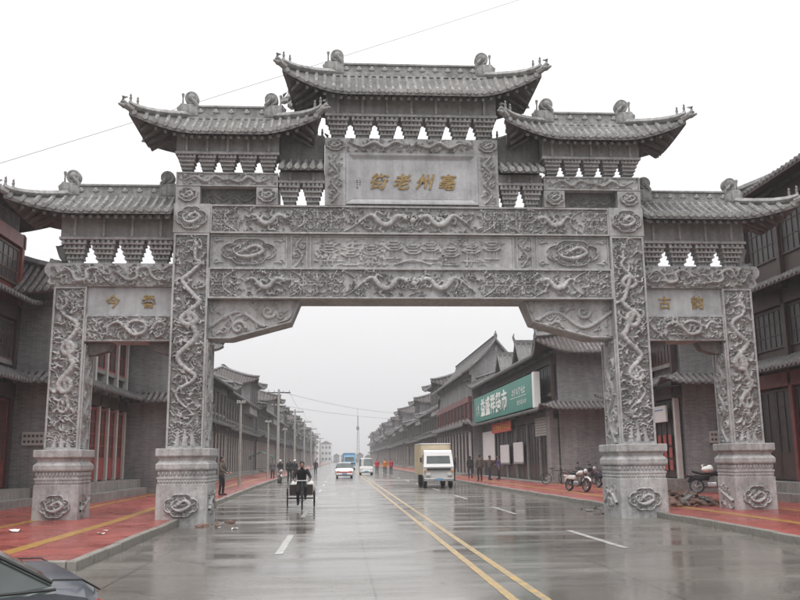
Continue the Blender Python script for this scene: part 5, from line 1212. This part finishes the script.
# ---------------------------------------------------------------- people
def remesh(mb, voxel, name):
    me = mb.mesh(name, 'skin'); o = bpy.data.objects.new('tmp', me); COL.objects.link(o)
    m = o.modifiers.new('r', 'REMESH'); m.mode = 'VOXEL'; m.voxel_size = voxel
    s_ = o.modifiers.new('s', 'SMOOTH'); s_.factor = .5; s_.iterations = 3
    out = bpy.data.meshes.new_from_object(o.evaluated_get(bpy.context.evaluated_depsgraph_get())); bpy.data.objects.remove(o); return out
def body_mesh(pose):
    """faces -y; returns one continuous surface with slots skin, jacket, trousers, shoes"""
    J = dict(hipL=(.09, 0, .90), hipR=(-.09, 0, .90), kneeL=(.105, -.02, .49), kneeR=(-.105, -.02, .49), ankL=(.11, .03, .09), ankR=(-.11, .03, .09), toeL=(.13, -.14, .045), toeR=(-.13, -.14, .045),
             shL=(.175, .0, 1.38), shR=(-.175, .0, 1.38), elL=(.235, .03, 1.10), elR=(-.235, .03, 1.10), wrL=(.23, -.05, .86), wrR=(-.23, -.05, .86), pel=(0, 0, .93), wst=(0, 0, 1.08), chest=(0, -.01, 1.30), neck=(0, .0, 1.44), head=(0, -.02, 1.585)); J.update(pose)
    V = {k: Vector(v) for k, v in J.items()}; mb = MB(); bones = []
    def limb(a, b, r0, r1, mat):
        a, b = Vector(a), Vector(b); n = 5; mb.tube([a.lerp(b, i / n) for i in range(n + 1)], [lerp(r0, r1, i / n) for i in range(n + 1)], 10); mb.ell(a, (r0,) * 3, 10, 6); mb.ell(b, (r1,) * 3, 10, 6); bones.append((a, b, (r0 + r1) / 2, mat))
    # torso as stacked ellipses along the spine
    sp = [(V['pel'] - Vector((0, 0, .06)), .165, .115), (V['pel'], .17, .125), (V['wst'], .158, .115), (V['chest'], .18, .125), (V['chest'].lerp(V['neck'], .6), .165, .10), (V['neck'], .075, .07)]
    mb.ringloft([[(c.x + rx * math.cos(k * math.pi / 8), c.y + ry * math.sin(k * math.pi / 8), c.z) for k in range(16)] for c, rx, ry in sp])
    bones.append((V['pel'], V['neck'] - Vector((0, 0, .05)), .17, 1))
    for S in 'LR':
        limb(V['hip' + S], V['knee' + S], .092, .066, 2); limb(V['knee' + S], V['ank' + S], .064, .05, 2); limb(V['ank' + S] - Vector((0, 0, .035)), V['toe' + S], .048, .04, 3)
        limb(V['sh' + S], V['el' + S], .066, .052, 1); limb(V['el' + S], V['wr' + S], .05, .04, 1)
        d = (V['wr' + S] - V['el' + S]).normalized(); sx = 1 if S == 'L' else -1; side = Vector((sx, 0, 0)); side = (side - d * side.dot(d)).normalized(); up = d.cross(side).normalized()
        palm = V['wr' + S] + d * .085; mb.tube([V['wr' + S], V['wr' + S] + d * .04, palm], [.028, .036, .034], 8); bones.append((V['wr' + S] + d * .02, palm + d * .08, .04, 0))
        for k, L in enumerate((.07, .08, .075, .06)):
            o = up * ((k - 1.5) * .021); a = palm + o - d * .01; m = a + d * L * .55 - side * .008; e = m + d * L * .3 - side * .028; mb.tube([a, m, e], [.012, .011, .009], 6)
        th = V['wr' + S] + d * .03 + up * .03; mb.tube([th, th + up * .03 + d * .02, th + up * .035 + d * .055 - side * .01], [.014, .012, .009], 6)
    limb(V['neck'] - Vector((0, 0, .03)), V['head'] - Vector((0, 0, .06)), .055, .05, 0)
    h = V['head']; mb.ell(h, (.076, .094, .118), 14, 10); mb.ell(h + Vector((0, -.03, -.06)), (.055, .06, .06), 10, 6); bones.append((h - Vector((0, 0, .06)), h + Vector((0, 0, .08)), .09, 0))
    mb.tube([h + Vector((0, -.088, .02)), h + Vector((0, -.108, -.022))], [.010, .017], 6); mb.ell(h + Vector((0, -.084, -.058)), (.026, .016, .012), 8, 5)
    for sx in (-1, 1): mb.ell(h + Vector((sx * .078, .01, -.005)), (.014, .022, .032), 6, 5)
    me = remesh(mb, .0145, 'body'); me.materials.clear()
    for m in ('skin', 'cloth_black', 'cloth_black', 'black_rubber'): me.materials.append(MATS[m])
    n = len(me.polygons); C = np.array([p.center[:] for p in me.polygons]); best = np.full(n, 1e9); idx = np.zeros(n, int)
    for a, b, r, mat in bones:
        a, b = np.array(a), np.array(b); ab = b - a; t = np.clip((C - a) @ ab / max(ab @ ab, 1e-9), 0, 1); d = np.linalg.norm(C - (a + t[:, None] * ab), axis=1) - r
        m = d < best; best[m] = d[m]; idx[m] = mat
    me.polygons.foreach_set('material_index', idx.astype(np.int32)); me.polygons.foreach_set('use_smooth', [True] * n); me.update(); return me, V['head']
POSES = dict(
    stand={}, 
    chat=dict(elR=(-.25, -.02, 1.11), wrR=(-.12, -.20, 1.05), elL=(.24, .05, 1.10), wrL=(.20, .0, .85), head=(.015, -.03, 1.58)),
    walk=dict(kneeL=(.10, -.16, .52), ankL=(.10, -.20, .10), toeL=(.11, -.37, .07), kneeR=(-.10, .06, .50), ankR=(-.10, .30, .13), toeR=(-.11, .18, .045), elL=(.23, .12, 1.12), wrL=(.22, .10, .88), elR=(-.23, -.08, 1.12), wrR=(-.20, -.22, .94)),
    reach=dict(elR=(-.24, -.10, 1.12), wrR=(-.20, -.32, 1.02), elL=(.24, -.08, 1.12), wrL=(.19, -.30, 1.0), kneeL=(.10, -.06, .49), ankL=(.12, -.02, .09), toeL=(.13, -.19, .045)),
    ride=dict(pel=(0, .20, .86), wst=(0, .16, 1.02), chest=(0, .07, 1.22), neck=(0, .02, 1.36), head=(0, -.03, 1.50), shL=(.18, .06, 1.30), shR=(-.18, .06, 1.30), elL=(.29, -.08, 1.08), elR=(-.29, -.08, 1.08), wrL=(.26, -.30, 1.0), wrR=(-.26, -.30, 1.0),
              hipL=(.09, .18, .84), hipR=(-.09, .18, .84), kneeL=(.14, -.20, .74), kneeR=(-.13, -.16, .60), ankL=(.12, -.06, .42), ankR=(-.12, .02, .24), toeL=(.13, -.22, .37), toeR=(-.13, -.14, .18)))
BODY = {k: body_mesh(p) for k, p in POSES.items()}
def hair_mesh(kind):
    b = MB()
    if kind == 'cap': b.lathe([(.102, -.01), (.104, .04), (.085, .105), (.03, .125)], (0, .01, .02), 14); b.bbox(-.07, .07, -.17, -.06, .015, .03, .006)
    elif kind == 'hard': b.lathe([(.125, .0), (.115, .03), (.10, .09), (.06, .13), (.02, .14)], (0, .0, .02), 14)
    else:
        rings = []
        for i in range(8):
            a = lerp(-.25, 1.5, i / 7); rings.append([(.084 * max(.03, math.cos(a)) * math.cos(k * math.pi / 8), .012 + .098 * max(.03, math.cos(a)) * math.sin(k * math.pi / 8), .012 + .122 * math.sin(a) + (.045 if math.sin(k * math.pi / 8) < -.35 and i == 0 else 0)) for k in range(16)])
        b.ringloft(rings)
    return b
def person(label, loc, rz, pose='stand', jacket='cloth_black', trousers='cloth_black', hat='hair', hatmat='hair', s=1.0, group=None):
    me, h = BODY[pose]; t = link('person', me, None, loc, rz, (s, s, s)); t['label'] = label; t['category'] = 'person'
    if group: t['group'] = group
    for i, m in ((1, jacket), (2, trousers)): t.material_slots[i].link = 'OBJECT'; t.material_slots[i].material = MATS[m]
    k = ('hair', hat, hatmat)
    if k not in _cache: _cache[k] = hair_mesh(hat).mesh('hair' if hat == 'hair' else 'cap', hatmat, True)
    link('hair' if hat == 'hair' else 'cap', _cache[k], t, tuple(h)); return t
GL, GR = 'people on the pavement edge near the utility poles', 'people outside the supermarket'
person('person in brown jacket and black trousers walking on the red pavement beside the inner pillar', gp(221, 495.5, .15), rad(70), 'reach', 'cloth_brown', 'cloth_black', s=1.0)
person('person in grey coat standing by the kerb beside the white-capped pair', gp(272.5, 480, .0), rad(20), 'stand', 'cloth_grey', 'cloth_black', group=GL)
person('person with white cap next to the white scooter-like motorcycle', gp(280, 481.5, .0), rad(-30), 'chat', 'cloth_black', 'cloth_navy', 'cap', 'cloth_white', group=GL)
person('person all in black standing behind the tricycle rider', gp(289.5, 483, .0), rad(15), 'stand', 'cloth_black', 'cloth_black', s=1.05, group=GL)
person('person in black coat and white cap behind the tricycle rider', gp(294.5, 482, .0), rad(-25), 'chat', 'cloth_black', 'cloth_black', 'cap', 'cloth_white', group=GL)
person('person in dark clothes walking down the roadway past the poles', gp(315.5, 475.5, .0), rad(0), 'walk', 'cloth_navy', 'cloth_black')
person('person in black jacket at the supermarket end of the white wall panel', gp(470.5, 478.5, .15), rad(160), 'stand', 'cloth_black', 'cloth_navy', group=GR)
person('person in grey-brown coat with back turned outside the supermarket', gp(480, 481, .15), rad(190), 'stand', 'cloth_brown', 'cloth_black', s=1.04, group=GR)
person('person in dark brown jacket talking outside the supermarket', gp(490, 480, .15), rad(100), 'chat', 'cloth_brown', 'cloth_navy', group=GR)
person('person in purple jacket talking outside the supermarket', gp(499, 479.5, .15), rad(-80), 'chat', 'cloth_purple', 'cloth_black', group=GR)
person('person in navy jacket standing beside the white box truck', gp(453, 481, .15), rad(0), 'stand', 'cloth_navy', 'cloth_black')
for i, (px_, lb, ps) in enumerate(((377, 'person in red coat walking beside the white minivan', 'walk'), (385, 'person in orange coat standing between two red-coated people', 'stand'), (391, 'person in red coat at the truck end of the far group', 'chat'))):
    person(lb, gp(px_, 474.5, .0), rad(10 * i), ps, ('cloth_red', 'lamp_orange', 'cloth_red')[i], 'cloth_navy' if i else 'cloth_black', group='people in red coats far down the road')

# ---------------------------------------------------------------- cargo tricycle with its rider
TX, TY, _ = gp(301.5, 509.5, 0)
tc = empty('cargo_tricycle', 'black pedal cargo tricycle ridden towards the archway', 'tricycle', (TX, TY, 0), rad(4))
cyc_wheel(tc, (0, -.62, .33), .33); cyc_wheel(tc, (-.47, 1.0, .33), .33); cyc_wheel(tc, (.47, 1.0, .33), .33)
b = MB(); b.tube([(-.03, -.62, .33), (-.03, -.5, .75), (0, -.45, .95)], .016, 5); b.tube([(.03, -.62, .33), (.03, -.5, .75), (0, -.45, .95)], .016, 5); b.tube([(0, -.47, .80), (0, .05, .36), (0, .9, .40)], .025, 6); b.tube([(0, .05, .36), (0, .22, .76)], .02, 5); b.tube([(-.47, 1.0, .33), (.47, 1.0, .33)], .025, 6); b.build('frame', 'metal_dark', tc)
b = MB(); b.tube([(-.28, -.28, .99), (-.2, -.42, .97), (.2, -.42, .97), (.28, -.28, .99)], .016, 5); b.build('handlebar', 'metal_light', tc); b = MB(); b.bbox(-.10, .10, .08, .36, .74, .81, .03); b.build('saddle', 'black_rubber', tc)
b = MB(); b.box(-.13, .13, .04, .07, .30, .32); b.lathe([(.10, -.02), (.10, .02)], (0, .05, .36), 12, 'x'); b.build('pedals', 'metal_dark', tc)
b = MB(); b.bbox(-.40, .40, .45, 1.5, .46, .50, .01)
for q in ((-.40, -.375, .45, 1.5), (.375, .40, .45, 1.5), (-.374, .374, .45, .475), (-.374, .374, 1.475, 1.5)): b.box(*q, .501, .82)
b.build('cargo_tray', 'dark_wood', tc)
for sx in (-1, 1): b = MB(); b.tube([(sx * .47, 1.0 + .36 * math.cos(a), .33 + .36 * math.sin(a)) for a in np.linspace(.3, 2.8, 8)], .03, 5); b.build('mudguard', 'metal_dark', tc)
person('person in black padded coat pedalling the cargo tricycle', (TX, TY, 0), rad(4), 'ride', 'cloth_black', 'cloth_black', s=1.0)
for sx, lb in ((-.30, 'white bundle on the tricycle tray beside the rider'), (.28, 'white and red bundle on the tricycle tray behind the handlebar')):
    b = MB(); b.ell((0, 0, .22), (.15, .22, .24), 9, 6); b.tube([(0, 0, .42), (.02, 0, .54)], [.06, .03], 6); o = b.build('bundle', 'paper', None, smooth=True, loc=(TX + sx, TY + .75, .50)); o['label'] = lb; o['category'] = 'bundle'

# ---------------------------------------------------------------- rubble, broken kerb and litter
rb = empty('rubble_heap', 'heap of broken bricks and earth beside the two right-hand pedestals', 'rubble', (8.05, 3.2, .15)); rng = random.Random(4)
def mound(W, D_, H, n, seed):
    r = random.Random(seed); b = MB(); rings = []
    for j in range(7):
        q = 1 - j / 6; rings.append([(W * q * math.cos(k * 2 * math.pi / 18) * r.uniform(.88, 1.1), D_ * q * math.sin(k * 2 * math.pi / 18) * r.uniform(.88, 1.1), H * (1 - q ** 1.6) * r.uniform(.85, 1.1) - .03) for k in range(18)])
    return b.ringloft(rings)
mound(1.75, 1.0, .42, 0, 3).build('earth', 'rubble', rb, smooth=True)
bk = [MB().bbox(-.12 * f, .12 * f, -.06, .06, -.03, .03, .008).mesh('brick', 'rubble') for f in (1, .6, .8)]; bg_ = MB().bbox(-.12, .12, -.06, .06, -.03, .03, .01).mesh('brick', 'plinth')
for k in range(110):
    a, q = rng.uniform(0, 6.28), math.sqrt(rng.random()); x, y = 1.85 * q * math.cos(a), 1.05 * q * math.sin(a)
    o = link('brick', rng.choice(bk + [bg_]), rb, (x, y, .42 * (1 - q ** 1.6) + .02)); o.rotation_euler = (rng.uniform(-.7, .7), rng.uniform(-.7, .7), rng.uniform(0, 6)); sc_ = rng.uniform(.8, 1.35); o.scale = (sc_,) * 3
for j, (x0, y0, n, lb) in enumerate(((5.95, 2.6, 16, 'loose broken stones in the gutter behind the inner pedestal near the rubble heap'), (-5.35, -.1, 9, 'loose broken stones in the gutter by the inner pedestal near the tricycle'))):
    t = empty('loose_stones', lb, 'stones', (x0, y0, .0))
    for k in range(n): o = link('stone', rng.choice(bk + [bg_, bg_]), t, (rng.uniform(-.45, .45), rng.uniform(-.9, 2.2 if j == 0 else .9), .02)); o.rotation_euler = (rng.uniform(-.4, .4), rng.uniform(-.4, .4), rng.uniform(0, 6)); q = rng.uniform(.5, 1.3); o.scale = (q, q, q)
for px_, py_, z, lb in ((14.5, 531.5, .156, 'crumpled white paper lying on the yellow paving band'), (101, 534, .156, 'small white scrap on the red paving near the kerb'), (107, 531, .156, 'tiny white scrap beside another on the red paving'), (218, 528, .004, 'white scrap in the gutter by the inner pedestal'), (235, 529, .004, 'white scrap on the road beside the gutter stones'), (585, 491, .156, 'white scrap on the pavement near the motorcycles')):
    r = random.Random(px_); p = gp(px_, py_, z); b = MB(); q = .14 if px_ < 20 else .07; b.v = [(x * q + r.uniform(-.3, .3) * q, y * q + r.uniform(-.3, .3) * q, r.uniform(0, .5) * q) for y in (-1, 0, 1) for x in (-1, 0, 1)]; b.f = [(a, a + 1, a + 4, a + 3) for a in (0, 1, 3, 4)]
    o = b.build('litter', 'paper', None, loc=p); o['label'] = lb; o['category'] = 'litter'

# ---------------------------------------------------------------- damp air
hz = MB().box(-400, 400, -60, 900, -1.5, 60).build('haze', 'stone', None, kind='stuff')
m = bpy.data.materials.new('haze'); m.use_nodes = True; n_ = m.node_tree.nodes; n_.clear(); ou = n_.new('ShaderNodeOutputMaterial'); pv_ = n_.new('ShaderNodeVolumePrincipled')
pv_.inputs['Density'].default_value = .001; pv_.inputs['Color'].default_value = (.93, .93, .95, 1); m.node_tree.links.new(pv_.outputs[0], ou.inputs['Volume'])
hz.data.materials.clear(); hz.data.materials.append(m)
